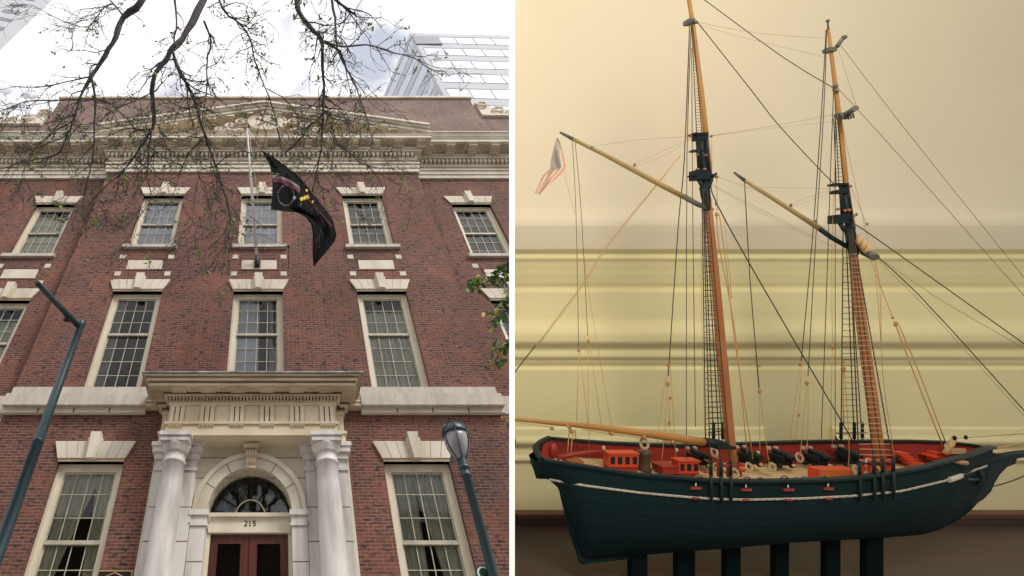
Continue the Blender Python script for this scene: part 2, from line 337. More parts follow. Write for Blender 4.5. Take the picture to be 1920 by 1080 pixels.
# attic above the cornice
mb = MB(); mb.box(CX-9.2, CX+9.15, WY, 1.2, 18.6, 24.85); mb.build('attic_wall', 'attic_brick', bld)
for a in ((CX-14, CX-9.21, WY+.03, 1.2, 18.6, 22.35), (CX+9.16, CX+14, WY+.03, 1.2, 18.6, 23.1)):
    mb = MB(); mb.box(*a); mb.build('attic_wing_wall', 'attic_brick', bld)
mb = MB(); mb.box(CX-9.3, CX+9.25, WY-.08, 1.2, 24.853, 25.02); mb.box(CX-14, CX-9.32, WY-.08, 1.25, 22.353, 22.5); mb.box(CX+9.27, CX+14, WY-.08, 1.25, 23.103, 23.25)
mb.build('coping', 'limestone', bld)
for s, zb in ((-1, 22.5), (1, 23.25)):     # carved scrolls standing on the attic wings
    mb = MB(); x = CX+s*9.35
    pts = []
    mb.prism([(x, zb), (x+s*2.2, zb), (x+s*2.2, zb+.25), (x+s*1.5, zb+.5), (x+s*.9, zb+.55), (x+s*.3, zb+1.25), (x, zb+1.4)], WY+.05, WY+.3)
    for k in range(4):
        mb.tube([(x+s*(.2+.55*k+.22*math.cos(a/6*math.pi*1.8)), WY-.02, zb+.28-.02*k+.75*math.exp(-k*1.1)+.2*math.sin(a/6*math.pi*1.8)) for a in range(8)], .05, 6)
    mb.build('carved_scroll', 'limestone', bld)
mb = MB(); mb.box(CX-9.2, CX+9.2, 1.201, 12, 24.6, 24.84); mb.box(CX-14, CX+14, 1.26, 12, 22, 22.2); mb.build('roof', 'dark', bld)

# ---- main cornice
def cornice(name, x0, x1, y, zb, P, dz, ends=(0, 0), gutter=True):
    """entablature on a wall face at y; zb is the brick line"""
    mb = MB(); S = 'limestone'
    def band(p, a, b, m=S, e=1):
        mb.box(x0-(p if ends[0] else 0), x1+(p if ends[1] else 0), y-p, y+.2, zb+a, zb+b, m)
    band(.07, 0, .2); band(.11, .203, .40); band(.16, .403, .47)
    band(.05, .473, .72*dz); band(.12, .72*dz+.003, .82*dz)
    # dentils
    za, zc = .82*dz+.003, 1.02*dz
    band(.14, za, zc)
    n = int((x1-x0+.4)/.155)
    for i in range(n):
        xx = x0-(.2 if ends[0] else 0)+i*.155; mb.box(xx, xx+.085, y-.25, y-.142, zb+za+.02, zb+zc-.02, S); mb.box(xx+.09, xx+.15, y-.146, y-.141, zb+za+.03, zb+zc-.03, 'recess_dark')
    band(.30, zc+.003, zc+.10)
    # egg and dart: small beads under the modillion bed
    zm = zc+.103; band(.34, zm, zm+.22)
    n = int((x1-x0+2*P*.6)/.82)
    x00 = (x0+x1)/2-n*.82/2
    for i in range(n+1):
        xx = x00+i*.82
        prof = [(y-.345, zb+zm+.01), (y-.345, zb+zm+.215), (y-P+.06, zb+zm+.215), (y-P+.06, zb+zm+.10), (y-P+.14, zb+zm+.06), (y-.46, zb+zm+.07), (y-.42, zb+zm)]
        mb.profile_x(prof, xx-.15, xx+.15, 'stained_stone')
        mb.box(xx-.18, xx+.18, y-P+.03, y-.345, zb+zm+.18, zb+zm+.218, S)
        if i < n:    # rosette in a sunk coffer
            c = (xx+.41, y-(P+.34)/2, zb+zm+.21)
            fr = .15
            mb.box(c[0]-fr-.03, c[0]+fr+.03, y-P+.05, y-P+.08, zb+zm+.17, zb+zm+.219, 'stained_stone')
            mb.tube([(c[0]+.12*math.cos(t*math.pi/6), c[1]+.13*math.sin(t*math.pi/6), c[2]-.01) for t in range(13)], .022, 5, 'stained_stone')
            mb.ball((c[0], c[1], c[2]-.01), .05, 'stained_stone')
    zs = zm+.221
    band(P, zs, zs+.17)
    band(P+.03, zs+.173, zs+.21)
    if gutter:
        k0, k1 = x0-(P if ends[0] else 0), x1+(P if ends[1] else 0)
        prof = [(y-P-.03, zb+zs+.213), (y-P-.08, zb+zs+.27), (y-P-.12, zb+zs+.38), (y-P-.17, zb+zs+.42), (y-P-.17, zb+zs+.47), (y+.2, zb+zs+.47), (y+.2, zb+zs+.213)]
        mb.profile_x(prof, k0-(.1 if ends[0] else 0), k1+(.1 if ends[1] else 0), S)
        n = int((k1-k0)/.95)
        for i in range(1, n): mb.box(k0+i*.95-.008, k0+i*.95+.008, y-P-.176, y-P-.168, zb+zs+.41, zb+zs+.475, 'stained_stone')
    mb.build(name, S, bld); return zb+zs+.21
ztop = cornice('cornice', PL, PR, 0, 18.02, .66, 1.0, (1, 1), False)
cornice('cornice', CX-14, PL-.05, WY, 18.15, .78, 1.0, (0, 0)); cornice('cornice', PR+.05, CX+14, WY, 18.15, .78, 1.0, (0, 0))
# ---- pediment
ped = MB(); half = 5.45+.70; zr = ztop+.005; rise = 1.95
ped.prism([(CX-half+.5, zr), (CX+half-.5, zr), (CX, zr+rise-.10)], -.12, WY-.003, 'stained_stone')
for s in (-1, 1):
    sl = rise/half; nx, nz = -sl/math.hypot(1, sl), 1/math.hypot(1, sl)
    def RP(u, h): return (CX+s*(half-u*half), zr+u*rise+h)
    def rake(y0, h0, h1, u0=0.0, m='limestone'):
        ped.prism([RP(u0, h0), RP(1, h0), RP(1, h1), RP(u0, h1)], y0, .19, m)
    rake(-.20, -.12, .10, .10); rake(-.30, .102, .20, .05); rake(-.66, .203, .38); rake(-.74, .383, .47); rake(-.82, .473, .60)
    for i in range(1, 8):
        u = .1+i*.115; p = RP(u, .2)
        ped.box(p[0]-.15, p[0]+.15, -.62, -.302, p[1]-.16, p[1]+.0, 'stained_stone')
    for i in range(44):
        u = .12+i*.0195; p = RP(u, -.02); ped.box(p[0]-.04, p[0]+.04, -.28, -.202, p[1]-.02, p[1]+.09, 'limestone')
ped.build('pediment', 'limestone', bld)
car = MB(); cc = (CX+.12, -.35, zr+1.12)
car.prism([(cc[0]+.66*math.cos(t*math.pi/12), cc[2]+.60*math.sin(t*math.pi/12)) for t in range(24)], -.60, -.12, 'limestone')
car.tube([(cc[0]+.72*math.cos(t*math.pi/12), -.58, cc[2]+.66*math.sin(t*math.pi/12)) for t in range(25)], .07, 6, 'stained_stone')
for s in (-1, 1):
    car.tube([(cc[0]-s*.38, -.62, cc[2]-.30), (cc[0]+s*.36, -.62, cc[2]+.24)], .022, 6, 'stained_stone')
    car.tube([(cc[0]+s*(.36+.07*math.cos(t)), -.62, cc[2]+.28+.06*math.sin(t)) for t in [k*math.pi/4 for k in range(9)]], .02, 5, 'stained_stone')
    for k in range(3):
        r0 = .26-.05*k; c0 = (cc[0]+s*(1.0+.42*k), cc[2]+.10-.18*k)
        car.tube([(c0[0]+r0*(1-t/16)*math.cos(t*.7), -.54+.06*k, c0[1]+r0*(1-t/16)*math.sin(t*.7)) for t in range(13)], .055, 6, 'limestone')
    for k in range(7): car.ball((cc[0]+s*(.95+.13*k), -.45, cc[2]-.42+.05*math.sin(k*2)), .10, 'limestone')
car.ball((cc[0], -.55, cc[2]+.76), .2, 'limestone', sc=(1.4, .8, .8))
car.build('carved_cartouche', 'limestone', bld)

# ---- belt course
for k, (xa, xb, y) in enumerate(((CX-14, PL, WY), (PL-.003, CX-2.35, 0), (CX+2.35, PR+.003, 0), (PR, CX+14, WY))):
    mb = MB(); S = 'granite'
    mb.profile_x([(y, 8.62), (y-.06, 8.62), (y-.16, 8.56), (y-.22, 8.54), (y-.22, 8.24), (y, 8.24)], xa, xb, S)
    mb.box(xa, xb, y-.05, y, 8.623, 8.83, S)
    mb.box(xa, xb, y-.10, y, 8.12, 8.237, 'limestone')
    n = int((xb-xa)/.95)
    for i in range(1, n+1):
        xx = xa+i*(xb-xa)/(n+1)
        mb.box(xx-.006, xx+.006, y-.224, y-.218, 8.24, 8.54, 'stained_stone'); mb.box(xx-.012, xx+.012, y-.104, y-.098, 8.12, 8.237, 'iron')
    mb.build('belt_course', S, bld)

# ---- windows
def window(cx, z0, z1, y, rt, rb, style, sill):
    cas = MB(); c = .145; yb = y+.13
    for (a, b, p) in ((0, .06, 0), (.06, c, .035)):
        cas.box(cx-W2+a, cx-W2+b, yb-.02+p, yb+.12, z0, z1-a); cas.box(cx+W2-b, cx+W2-a, yb-.02+p, yb+.12, z0, z1-a)
        cas.box(cx-W2+b, cx+W2-b, yb-.02+p, yb+.12, z1-b, z1-a)
    cas.box(cx-W2+c, cx+W2-c, yb+.02, yb+.12, z0, z0+.06)
    wd = cas.build('window', 'paint', bld)
    xa, xb = cx-W2+c, cx+W2-c; za, zb_ = z0+.06, z1-c
    zm = za+(zb_-za)*rb/(rt+rb)
    sh = MB()
    for (p0, p1, yy, n) in ((za, zm, yb+.075, rb), (zm, zb_, yb+.045, rt)):
        sh.box(xa, xa+.035, yy, yy+.03, p0, p1); sh.box(xb-.035, xb, yy, yy+.03, p0, p1)
        sh.box(xa+.035, xb-.035, yy, yy+.03, p0, p0+.04); sh.box(xa+.035, xb-.035, yy, yy+.03, p1-.04, p1)
        for k in range(1, 4): xx = lerp(xa, xb, k/4); sh.box(xx-.0085, xx+.0085, yy, yy+.026, p0+.04, p1-.04)
        for k in range(1, n): zz = lerp(p0, p1, k/n); sh.box(xa+.035, xb-.035, yy+.002, yy+.024, zz-.0085, zz+.0085)
    sh.box(xa, xb, yb+.03, yb+.044, zm-.035, zm+.04)
    sh.build('sash', 'muntin', wd)
    gl = MB(); gl.quad((xa, yb+.09, za), (xb, yb+.09, za), (xb, yb+.09, zm), (xa, yb+.09, zm)); gl.quad((xa, yb+.06, zm), (xb, yb+.06, zm), (xb, yb+.06, zb_), (xa, yb+.06, zb_))
    gl.build('pane', 'glass', wd)
    def drape(name, fx0, fx1, zlo, zhi, m, amp=.03, fr=40, yy=.26):
        d = MB(); nn, mm = 26, 14
        for j in range(mm+1):
            v = j/mm; zz = lerp(zlo, zhi, v)
            for i in range(nn+1):
                u = i/nn; d.v.append((lerp(fx0(v), fx1(v), u), y+yy+amp*math.sin(u*fr+cx)*(1), zz))
        for j in range(mm):
            for i in range(nn):
                o = j*(nn+1)+i; d.face((o, o+1, o+nn+2, o+nn+1), None, True)
        d.build(name, m, wd)
    if style == 'drape':
        drape('curtain', lambda v: xa, lambda v: xa+.22+.52*max(0, (v-.15)/.85)**1.2, za, zb_, 'curtain')
        drape('curtain', lambda v: xb-.22-.20*max(0, (v-.25)/.75)**1.6, lambda v: xb, za, zb_, 'curtain')
    elif style == 'drape2':
        drape('curtain', lambda v: xa, lambda v: xa+.36+.1*v, za, zb_, 'curtain')
        drape('curtain', lambda v: xb-.20-.44*v, lambda v: xb, za, zb_, 'curtain')
    elif style == 'pane_backing':  # full pale sheet standing in for sky mirrored in the glass
        drape('pane_backing', lambda v: xa, lambda v: xb, za, zb_, 'pale_sky', .004, 12)
    elif style == 'half_reflection':  # left part pale for mirrored sky, curtain at the right
        drape('pane_backing', lambda v: xa, lambda v: lerp(xa, xb, .55), za, zb_, 'pale_sky', .01, 12)
        drape('curtain', lambda v: lerp(xa, xb, .8), lambda v: xb, za, zb_, 'shade', .02, 14)
    elif style == 'shade':
        drape('pane_backing', lambda v: xa, lambda v: xb, za, zb_-.18, 'shade', .006, 20)
    elif style == 'tall':
        drape('curtain', lambda v: xa, lambda v: xb, za, lerp(za, zb_, .86), 'curtain', .035, 46)
    else:
        drape('curtain', lambda v: xa, lambda v: xa+.25, za, zb_, 'shade', .03, 30)
    if sill:
        s = MB(); s.box(cx-W2-.13, cx+W2+.13, y-.10, y+.12, z0-.12, z0+.012); s.build('window_sill', 'granite', bld)
    # splayed flat arch with a tall keystone
    l = MB(); zl, zh = z1+.06, z1+.44; bh, th = W2+.02, W2+.17; n = 7; gp = .006
    for i in range(n):
        u0, u1 = -1+2*i/n, -1+2*(i+1)/n
        if i == 3: continue
        l.prism([(cx+u0*bh+gp, zl), (cx+u1*bh-gp, zl), (cx+u1*th-gp, zh), (cx+u0*th+gp, zh)], y-.05, y+.05)
    l.prism([(cx-bh, zl+.004), (cx+bh, zl+.004), (cx+th-.01, zh-.004), (cx-th+.01, zh-.004)], y-.035, y+.04, 'stained_stone')
    l.prism([(cx-.10, zl-.03), (cx+.10, zl-.03), (cx+.15, zh+.05), (cx-.15, zh+.05)], y-.11, y+.05)
    l.prism([(cx-.065, zl-.05), (cx+.065, zl-.05), (cx+.11, zh+.16), (cx-.11, zh+.16)], y-.16, y+.05)
    l.box(cx-W2, cx+W2, y-.02, y+.3, z1, zl-.002, 'stained_stone')
    l.build('lintel', 'limestone', bld)
styles = {(0, 1): 'open', (1, 1): 'half_reflection', (2, 1): 'tall', (0, 2): 'pane_backing', (1, 2): 'pane_backing', (2, 2): 'shade', (0, 0): 'drape', (2, 0): 'drape2'}
for r, (a, b) in enumerate(rowsF):
    for k, c in enumerate(cols):
        if k == 1 and r == 0: continue
        window(c, a, b, 0, 3, 3 if r == 2 else 4, styles[(k, r)], r == 2)
    for k, c in enumerate(wcols):
        if r == 0 or (r == 1 and k in (0, 3)): continue
        window(c, a, b, WY, 3, 3 if r == 2 else 4, ('open', 'tall', 'shade', 'shade')[k], r == 2)
# panels with corner blocks between the two upper floors
for k, c in enumerate(cols+wcols):
    y = 0 if k < 3 else WY
    p = MB(); p.box(c-.50, c+.50, y-.02, y+.06, 12.90, 13.28); p.box(c-.56, c+.56, y-.012, y+.05, 12.85, 12.898, 'brick'); p.box(c-.56, c+.56, y-.012, y+.05, 13.283, 13.33, 'brick')
    p.build('stone_panel', 'limestone', bld)
    for sx in (-1, 1):
        for zz in (12.72, 13.45): q = MB(); q.box(c+sx*.70-.085, c+sx*.70+.085, y-.012, y+.05, zz-.085, zz+.085); q.build('corner_block', 'limestone', bld)

# ---- marble doorway
por = MB(); S = 'marble'
Zs, RI, RO, EV = 5.95, .79, 1.07, 1.10       # springline, inner and outer arch radius, vertical stretch
arc = [(CX+math.cos(math.pi*k/32)*RI, Zs+math.sin(math.pi*k/32)*RI*EV) for k in range(33)]
y0 = -.10
# wall of marble pierced by the arch
xl, xr, zt = CX-1.95, CX+1.95, 7.30
for (a, b) in ((xl, CX-RI), (CX+RI, xr)): por.quad((a, y0, 2.2), (b, y0, 2.2), (b, y0, Zs), (a, y0, Zs), 'marble_warm')
por.quad((xl, y0, Zs), (CX-RI, y0, Zs), (CX-RI, y0, zt), (xl, y0, zt), 'marble_warm'); por.quad((CX+RI, y0, Zs), (xr, y0, Zs), (xr, y0, zt), (CX+RI, y0, zt), 'marble_warm')
for (p, q) in zip(arc, arc[1:]): por.quad((q[0], y0, q[1]), (p[0], y0, p[1]), (p[0], y0, zt), (q[0], y0, zt), 'marble_warm')
for (p, q) in zip(arc, arc[1:]): por.quad((p[0], y0, p[1]), (q[0], y0, q[1]), (q[0], .30, q[1]), (p[0], .30, p[1]), 'marble_warm')
for s in (-1, 1): x = CX+s*RI; por.quad((x, y0, 2.2), (x, .30, 2.2), (x, .30, Zs), (x, y0, Zs), S)
por.quad((xl, y0, 2.2), (xl, y0, zt), (xl, .02, zt), (xl, .02, 2.2), S); por.quad((xr, y0, 2.2), (xr, .02, 2.2), (xr, .02, zt), (xr, y0, zt), S)
# joints of the ashlar
for z in (7.05, 6.62): 
    for a, b in ((CX-1.15, CX-.2), (CX+.2, CX+1.15)): por.box(a, b, y0-.003, y0+.002, z-.008, z+.008, 'recess_dark')
pm = por.build('marble_wall', S, bld)
ar = MB()
for (r0, r1, p) in ((RI, RO-.09, .05), (RO-.088, RO, .09)):
    n = 36; n0 = len(ar.v)
    for k in range(n+1):
        t = math.pi*k/n; cs, sn = math.cos(t), math.sin(t)*EV
        ar.v += [(CX+cs*r0, y0-p, Zs+sn*r0), (CX+cs*r1, y0-p, Zs+sn*r1), (CX+cs*r1, y0+.01, Zs+sn*r1), (CX+cs*r0, y0+.01, Zs+sn*r0)]
    for k in range(n):
        o = n0+4*k
        for a, b in ((0, 1), (1, 2), (3, 0)): ar.face((o+a, o+b, o+4+b, o+4+a), 'marble_warm')
for k in (5, 11, 17, 23, 29):
    if k == 17: continue
    t = math.pi*(k+1)/36; d = .009
    p = [(CX+math.cos(t+e)*r, Zs+math.sin(t+e)*EV*r) for r, e in ((RI, -d), (RO-.09, -d), (RO-.09, d), (RI, d))]
    ar.prism(p, y0-.0525, y0-.048, 'recess_dark')
# coffers on the arch soffit
for k in range(1, 9):
    t = math.pi*k/9
    ar.tube([(CX+math.cos(t+a)*(RI-.004), .08+b, Zs+math.sin(t+a)*EV*(RI-.004)) for a, b in ((-.09, -.09), (.09, -.09), (.09, .09), (-.09, .09), (-.09, -.09))], .012, 4, 'stained_stone')
ar.build('archivolt', 'marble_warm', bld)
key = MB(); kz = Zs+RI*EV
for i, dx in enumerate((-.085, -.028, .028, .085)):
    key.tube([(CX+dx*.8, y0-.13, kz-.02), (CX+dx*.9, y0-.17, kz+.08), (CX+dx, y0-.15, kz+.2), (CX+dx*1.1, y0-.17, kz+.32)], .032, 6)
key.prism([(CX-.09, kz-.03), (CX+.09, kz-.03), (CX+.125, kz+.34), (CX-.125, kz+.34)], y0-.14, y0)
key.box(CX-.165, CX+.165, y0-.24, y0, kz+.345, kz+.43)
key.tube([(CX-.1, y0-.13, kz-.05), (CX+.1, y0-.13, kz-.05)], .04, 8)
key.build('keystone', 'stained_stone', bld)
im = MB()
for s in (-1, 1):
    a, b = sorted((CX+s*(RI-.003), CX+s*RO))
    im.box(a, b, y0-.07, .28, 2.2, 5.66); im.box(a-.03, b+.03, y0-.10, .29, 5.665, 5.72); im.box(a-.01, b+.01, y0-.08, .285, 5.722, 5.85); im.box(a-.04, b+.04, y0-.12, .292, 5.852, 5.95)
    for z in (3.5, 4.3, 5.05): im.box(a, b, y0-.073, y0-.068, z-.008, z+.008, 'recess_dark')
im.build('impost_pier', 'marble', bld)
for s in (-1, 1):
    xc = CX+s*1.48
    pi = MB(); pi.box(xc-.40, xc+.40, y0-.10, .01, 2.2, 6.78); 
    for (a, b, e) in ((6.72, 6.78, .03), (6.783, 6.95, .0), (6.953, 7.08, .05), (7.083, 7.2, .10), (7.203, 7.29, .13)): pi.box(xc-.40-e, xc+.40+e, y0-.10-e, .012, a, b)
    for i in range(6):
        z = 2.9+i*.62; pi.box(xc-.401, xc+.401, y0-.1025, y0-.098, z-.008, z+.008, 'recess_dark')
    pi.build('pilaster', 'marble', bld)
    col = MB(); yc = -.42; zb0 = 2.5
    col.box(xc-.36, xc+.36, yc-.36, yc+.215, 2.15, 2.32)
    col.lathe((xc, yc, 0), [(0.301, 2.322), (0.310, 2.38), (0.284, 2.44), (0.258, 2.47), (0.267, 2.52), (0.245, 2.55), (0.243, 3.4), (0.237, 4.6), (0.225, 5.6), (0.213, 6.3), (0.202, 6.72), (0.225, 6.73), (0.225, 6.77), (0.205, 6.78), (0.205, 6.93), (0.225, 6.935), (0.232, 6.97), (0.267, 7.04), (0.284, 7.08), (0.284, 7.10)], 40)
    col.box(xc-.285, xc+.285, yc-.285, yc+.24, 7.103, 7.20); col.box(xc-.315, xc+.315, yc-.315, yc+.24, 7.203, 7.285)
    col.build('column', 'marble', bld)
en = MB()
ef, eh = -.56, 1.73                          # front face and half width
def eb(p, a, b, m='entab', back=.0):
    en.box(CX-eh-p, CX+eh+p, ef-p, -.20, a, b, m)
    en.box(CX-eh-.2-p, CX+eh+.2+p, -.2+.002-p*.9, 0.01, a, b, m)
eb(0, 7.29, 7.53); eb(.035, 7.532, 7.585, 'entab'); eb(-.012, 7.587, 7.99)
nt_ = 6
for i in range(nt_):
    x = CX+(i-2.5)*(eh*2-.38)/5
    for dx in (-.105, 0, .105): en.box(x+dx-.04, x+dx+.04, ef-.022, ef+.02, 7.587, 7.955)
    en.box(x-.15, x+.15, ef-.004, ef+.02, 7.587, 7.97, 'recess_dark')
    for dx in (-.0525, .0525): en.box(x+dx-.012, x+dx+.012, ef-.006, ef, 7.60, 7.945, 'recess_dark')
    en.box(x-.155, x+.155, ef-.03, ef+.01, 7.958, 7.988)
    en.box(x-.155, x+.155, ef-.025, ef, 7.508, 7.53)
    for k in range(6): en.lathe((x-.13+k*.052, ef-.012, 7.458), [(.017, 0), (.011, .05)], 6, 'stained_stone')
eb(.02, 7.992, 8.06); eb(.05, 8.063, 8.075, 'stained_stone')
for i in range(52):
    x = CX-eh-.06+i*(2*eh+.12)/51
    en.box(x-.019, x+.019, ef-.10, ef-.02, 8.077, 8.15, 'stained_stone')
eb(.03, 8.076, 8.155, 'recess_dark')
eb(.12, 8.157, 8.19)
eb(.14, 8.192, 8.225, 'recess_dark')
for i in range(nt_): 
    x = CX+(i-2.5)*(eh*2-.38)/5; en.box(x-.15, x+.15, ef-.33, ef-.15, 8.20, 8.228, 'stained_stone')
    if i < nt_-1: en.tube([(x+.31+.06*math.cos(t), ef-.24, 8.225+.012*math.sin(t)) for t in [k*math.pi/3 for k in range(7)]], .02, 5, 'stained_stone')
def eb2(pf, ps, a, b, m='stained_stone'):
    en.box(CX-eh-ps, CX+eh+ps, ef-pf, -.20, a, b, m); en.box(CX-eh-.2-ps, CX+eh+.2+ps, -.2+.003, 0.012, a, b, m)
eb2(.36, .42, 8.23, 8.30); 
for (p0, p1, q, mm) in ((.37, 8.303, 8.33, 'recess_dark'), (.42, 8.333, 8.39, 'entab'), (.44, 8.393, 8.402, 'recess_dark'), (.48, 8.405, 8.45, 'stained_stone')): eb2(p0, p0+.05, p1, q, mm)
en.build('entablature', 'entab', bld)
cp = MB(); cp.box(CX-eh-.58, CX+eh+.58, ef-.52, -.201, 8.453, 8.485); cp.box(CX-eh-.78, CX+eh+.78, -.199, .01, 8.453, 8.485); cp.build('lead_flashing', 'lead', bld)
# fanlight, transom and doors
fl = MB(); yy = .22
fl.prism([(CX+math.cos(math.pi*k/24)*(RI-.005), Zs+.06+math.sin(math.pi*k/24)*(RI-.05)*EV) for k in range(25)], yy, yy+.02, 'glass')
fo = fl.build('fanlight', 'glass', bld)
fb = MB()
for t in (30, 60, 90, 120, 150):
    c, s = math.cos(R(t)), math.sin(R(t))*EV
    fb.tube([(CX+c*.30, yy-.02, Zs+.06+s*.30), (CX+c*.46, yy-.02, Zs+.06+s*.46), (CX+c*.72, yy-.02, Zs+.06+s*.70)], [.008, .012, .006], 5, 'iron')
fb.tube([(CX+math.cos(math.pi*k/16)*.28, yy-.02, Zs+.06+math.sin(math.pi*k/16)*.28*EV) for k in range(17)], .014, 5, 'stained_stone')
for x in (-.5, -.25, 0, .25, .5): fb.tube([(CX+x-.07, yy-.02, Zs+.075), (CX+x+.07, yy-.02, Zs+.075)], .012, 5, 'stained_stone')
fb.build('tracery', 'iron', fo)
tr = MB(); tr.box(CX-RI+.002, CX+RI-.002, .06, .28, 5.94, 6.01); tr.box(CX-RI+.002, CX+RI-.002, .12, .28, 5.70, 5.938); tr.box(CX-RI+.002, CX+RI-.002, .09, .29, 5.65, 5.698)
tr.box(CX-RI+.002, CX-RI+.07, .13, .28, 2.4, 5.648); tr.box(CX+RI-.07, CX+RI-.002, .13, .28, 2.4, 5.648)
to = tr.build('transom', 'paint', bld)
def digits(txt, x, y, z, h):
    seg = {'2': [((0,1),(.6,1)), ((.6,1),(.6,.55)), ((.6,.55),(0,0)), ((0,0),(.6,0))], '1': [((.3,1),(.3,0)), ((.12,.85),(.3,1)), ((.12,0),(.48,0))],
           '5': [((.6,1),(.05,1)), ((.05,1),(.05,.55)), ((.05,.55),(.5,.55)), ((.5,.55),(.6,.3)), ((.6,.3),(.45,0)), ((.45,0),(0,.05))]}
    mb = MB()
    for k, ch in enumerate(txt):
        for (a, b), (c, d) in seg[ch]: mb.tube([(x+(k*.95+a)*h, y, z+b*h), (x+(k*.95+c)*h, y, z+d*h)], .009, 5)
    return mb
digits('215', CX-.10, .117, 5.785, .085).build('house_number', 'iron', to)
for s in (-1, 1):
    d = MB(); a, b = sorted((CX+s*.005, CX+s*(RI-.072)))
    d.box(a, a+.13, .17, .22, 2.4, 5.64); d.box(b-.13, b, .17, .22, 2.4, 5.64); d.box(a+.13, b-.13, .17, .22, 5.48, 5.64); d.box(a+.13, b-.13, .17, .22, 2.4, 3.3)
    d.box(a+.125, a+.145, .16, .175, 3.3, 5.48); d.box(b-.145, b-.125, .16, .175, 3.3, 5.48)
    do = d.build('door', 'wood_door', bld)
    q = MB(); q.quad((a+.13, .20, 3.3), (b-.13, .20, 3.3), (b-.13, .20, 5.48), (a+.13, .20, 5.48)); q.build('pane', 'glass', do)
    h = MB(); h.tube([(CX+s*.07, .15, 3.4), (CX+s*.07, .10, 3.4), (CX+s*.07, .10, 3.65), (CX+s*.07, .15, 3.65)], .012, 6); h.build('handle', 'brass', do)
st = MB()
for i in range(12): st.box(CX-2.3, CX+2.3, -.9-(11-i)*.28, .0, .14+i*.18+.001, .14+(i+1)*.18)
st.box(CX-2.3, CX+2.3, -.9, .3, 2.2, 2.3); st.build('steps', 'granite', bld)
wt = MB(); wt.box(CX-5.4, CX-2.3, -.06, 0.0, .14, 2.3); wt.box(CX+2.3, CX+5.4, -.06, 0.0, .14, 2.3); wt.build('water_table', 'granite', bld)

# ---- the building across the street, behind the viewer (it fills the reflections in the lower windows)
ob = empty('opposite_building', (0, -30, 0)); tag(ob, 'brown office building across the street facing the brick clubhouse', 'building')
m_ = MB(); m_.box(-26, 22, -40, -29.5, .01, 19); m_.build('wall', 'opp_wall', ob)
for i in range(13):
    for j in range(5):
        m_ = MB(); m_.box(-24+i*3.6, -22.2+i*3.6, -29.51, -29.42, 2+j*3.5, 4.2+j*3.5); m_.build('window', 'pale_sky' if (i*3+j) % 4 == 0 else 'dark', ob)
# ---- plaque beside the door
pq = empty('bronze_plaque', (-2.82, -.03, 4.6)); tag(pq, 'dark bronze plaque with a bright edge beside the left of the doorway', 'plaque')
m_ = MB(); m_.box(-3.10, -2.53, -.045, 0, 4.3, 4.93); m_.build('plate', 'bronze', pq)
m_ = MB()
for a in ((-3.12, -3.10, 4.28, 4.95), (-2.53, -2.51, 4.28, 4.95), (-3.10, -2.53, 4.93, 4.95), (-3.10, -2.53, 4.28, 4.30)): m_.box(a[0], a[1], -.055, 0, a[2], a[3])
m_.tube([(-2.98, -.05, 4.84), (-2.815, -.05, 4.91), (-2.65, -.05, 4.84)], .012, 5); m_.tube([(-2.98, -.05, 4.81), (-2.65, -.05, 4.81)], .01, 5)
m_.build('raised_border', 'brass', pq)

# ================================================================ flag pole and flag
fp0, fp1 = Vector((CX-.05, -.02, 13.1)), at(463, 238, 7.5)
fpo = empty('flag_pole', fp0); tag(fpo, 'slanting pale flag pole fixed to the facade above the doorway', 'flag pole')
m_ = MB(); m_.tube([fp0, fp0.lerp(fp1, .5), fp1], [.045, .04, .022], 12); m_.build('pole', 'pole_white', fpo)
m_ = MB(); m_.ball(fp1, .05); m_.build('finial', 'brass', fpo)
m_ = MB(); m_.box(fp0.x-.09, fp0.x+.09, -.06, 0, 12.95, 13.3); m_.tube([fp0+Vector((0, -.03, -.1)), fp0.lerp(fp1, .06)], .06, 10)
a, b = at(428, 466, 9.3), at(541, 462, 9.3); m_.tube([a, b], .012, 6); m_.ball(b, .045); m_.tube([a, fp0.lerp(fp1, .22), b], .006, 4); m_.tube([a, (a.x, -.01, a.z-.1)], .01, 5); m_.tube([b, (b.x, -.01, b.z-.1)], .01, 5)
m_.build('bracket', 'iron', fpo)
m_ = MB(); tip = at(489, 281, 7.6)
m_.tube([fp1, tip], .007, 5); m_.tube([fp1+Vector((.05, 0, -.05)), at(478, 330, 7.9), at(486, 400, 8.3), at(497, 470, 9.3)], .006, 5); m_.tube([fp1, at(476, 380, 8.0), at(484, 496, 9.8)], .005, 5)
m_.build('halyard', 'rope_white', fpo)
upper = [(489, 281), (512, 294), (537, 312), (560, 330), (577, 350), (590, 368), (604, 385), (617, 400), (625, 414), (628, 428), (631, 440), (628, 452), (614, 470), (600, 486), (590, 498)]
lower = [(489, 281), (497, 293), (505, 308), (509, 325), (511, 345), (510, 370), (508, 393), (530, 396), (556, 398), (573, 407), (583, 420), (586, 435), (586, 455), (586, 475), (588, 498)]
fg = MB(); NU, NV = 170, 96
def crv(pts, t):
    f = t*(len(pts)-1); i = min(int(f), len(pts)-2); f -= i; 
    return (lerp(pts[i][0], pts[i+1][0], f), lerp(pts[i][1], pts[i+1][1], f))
for i in range(NU+1):
    t = i/NU; a, b = crv(upper, t), crv(lower, t)
    for j in range(NV+1):
        v = j/NV; x, y = lerp(a[0], b[0], v), lerp(a[1], b[1], v)
        dd = 7.6+.045*math.sin(v*8+t*5)*min(1, t*4)*min(1, (1-t)*6)+.022*math.sin(v*19-t*9)*min(1, t*4)
        fg.v.append(tuple(at(x, y, dd)))
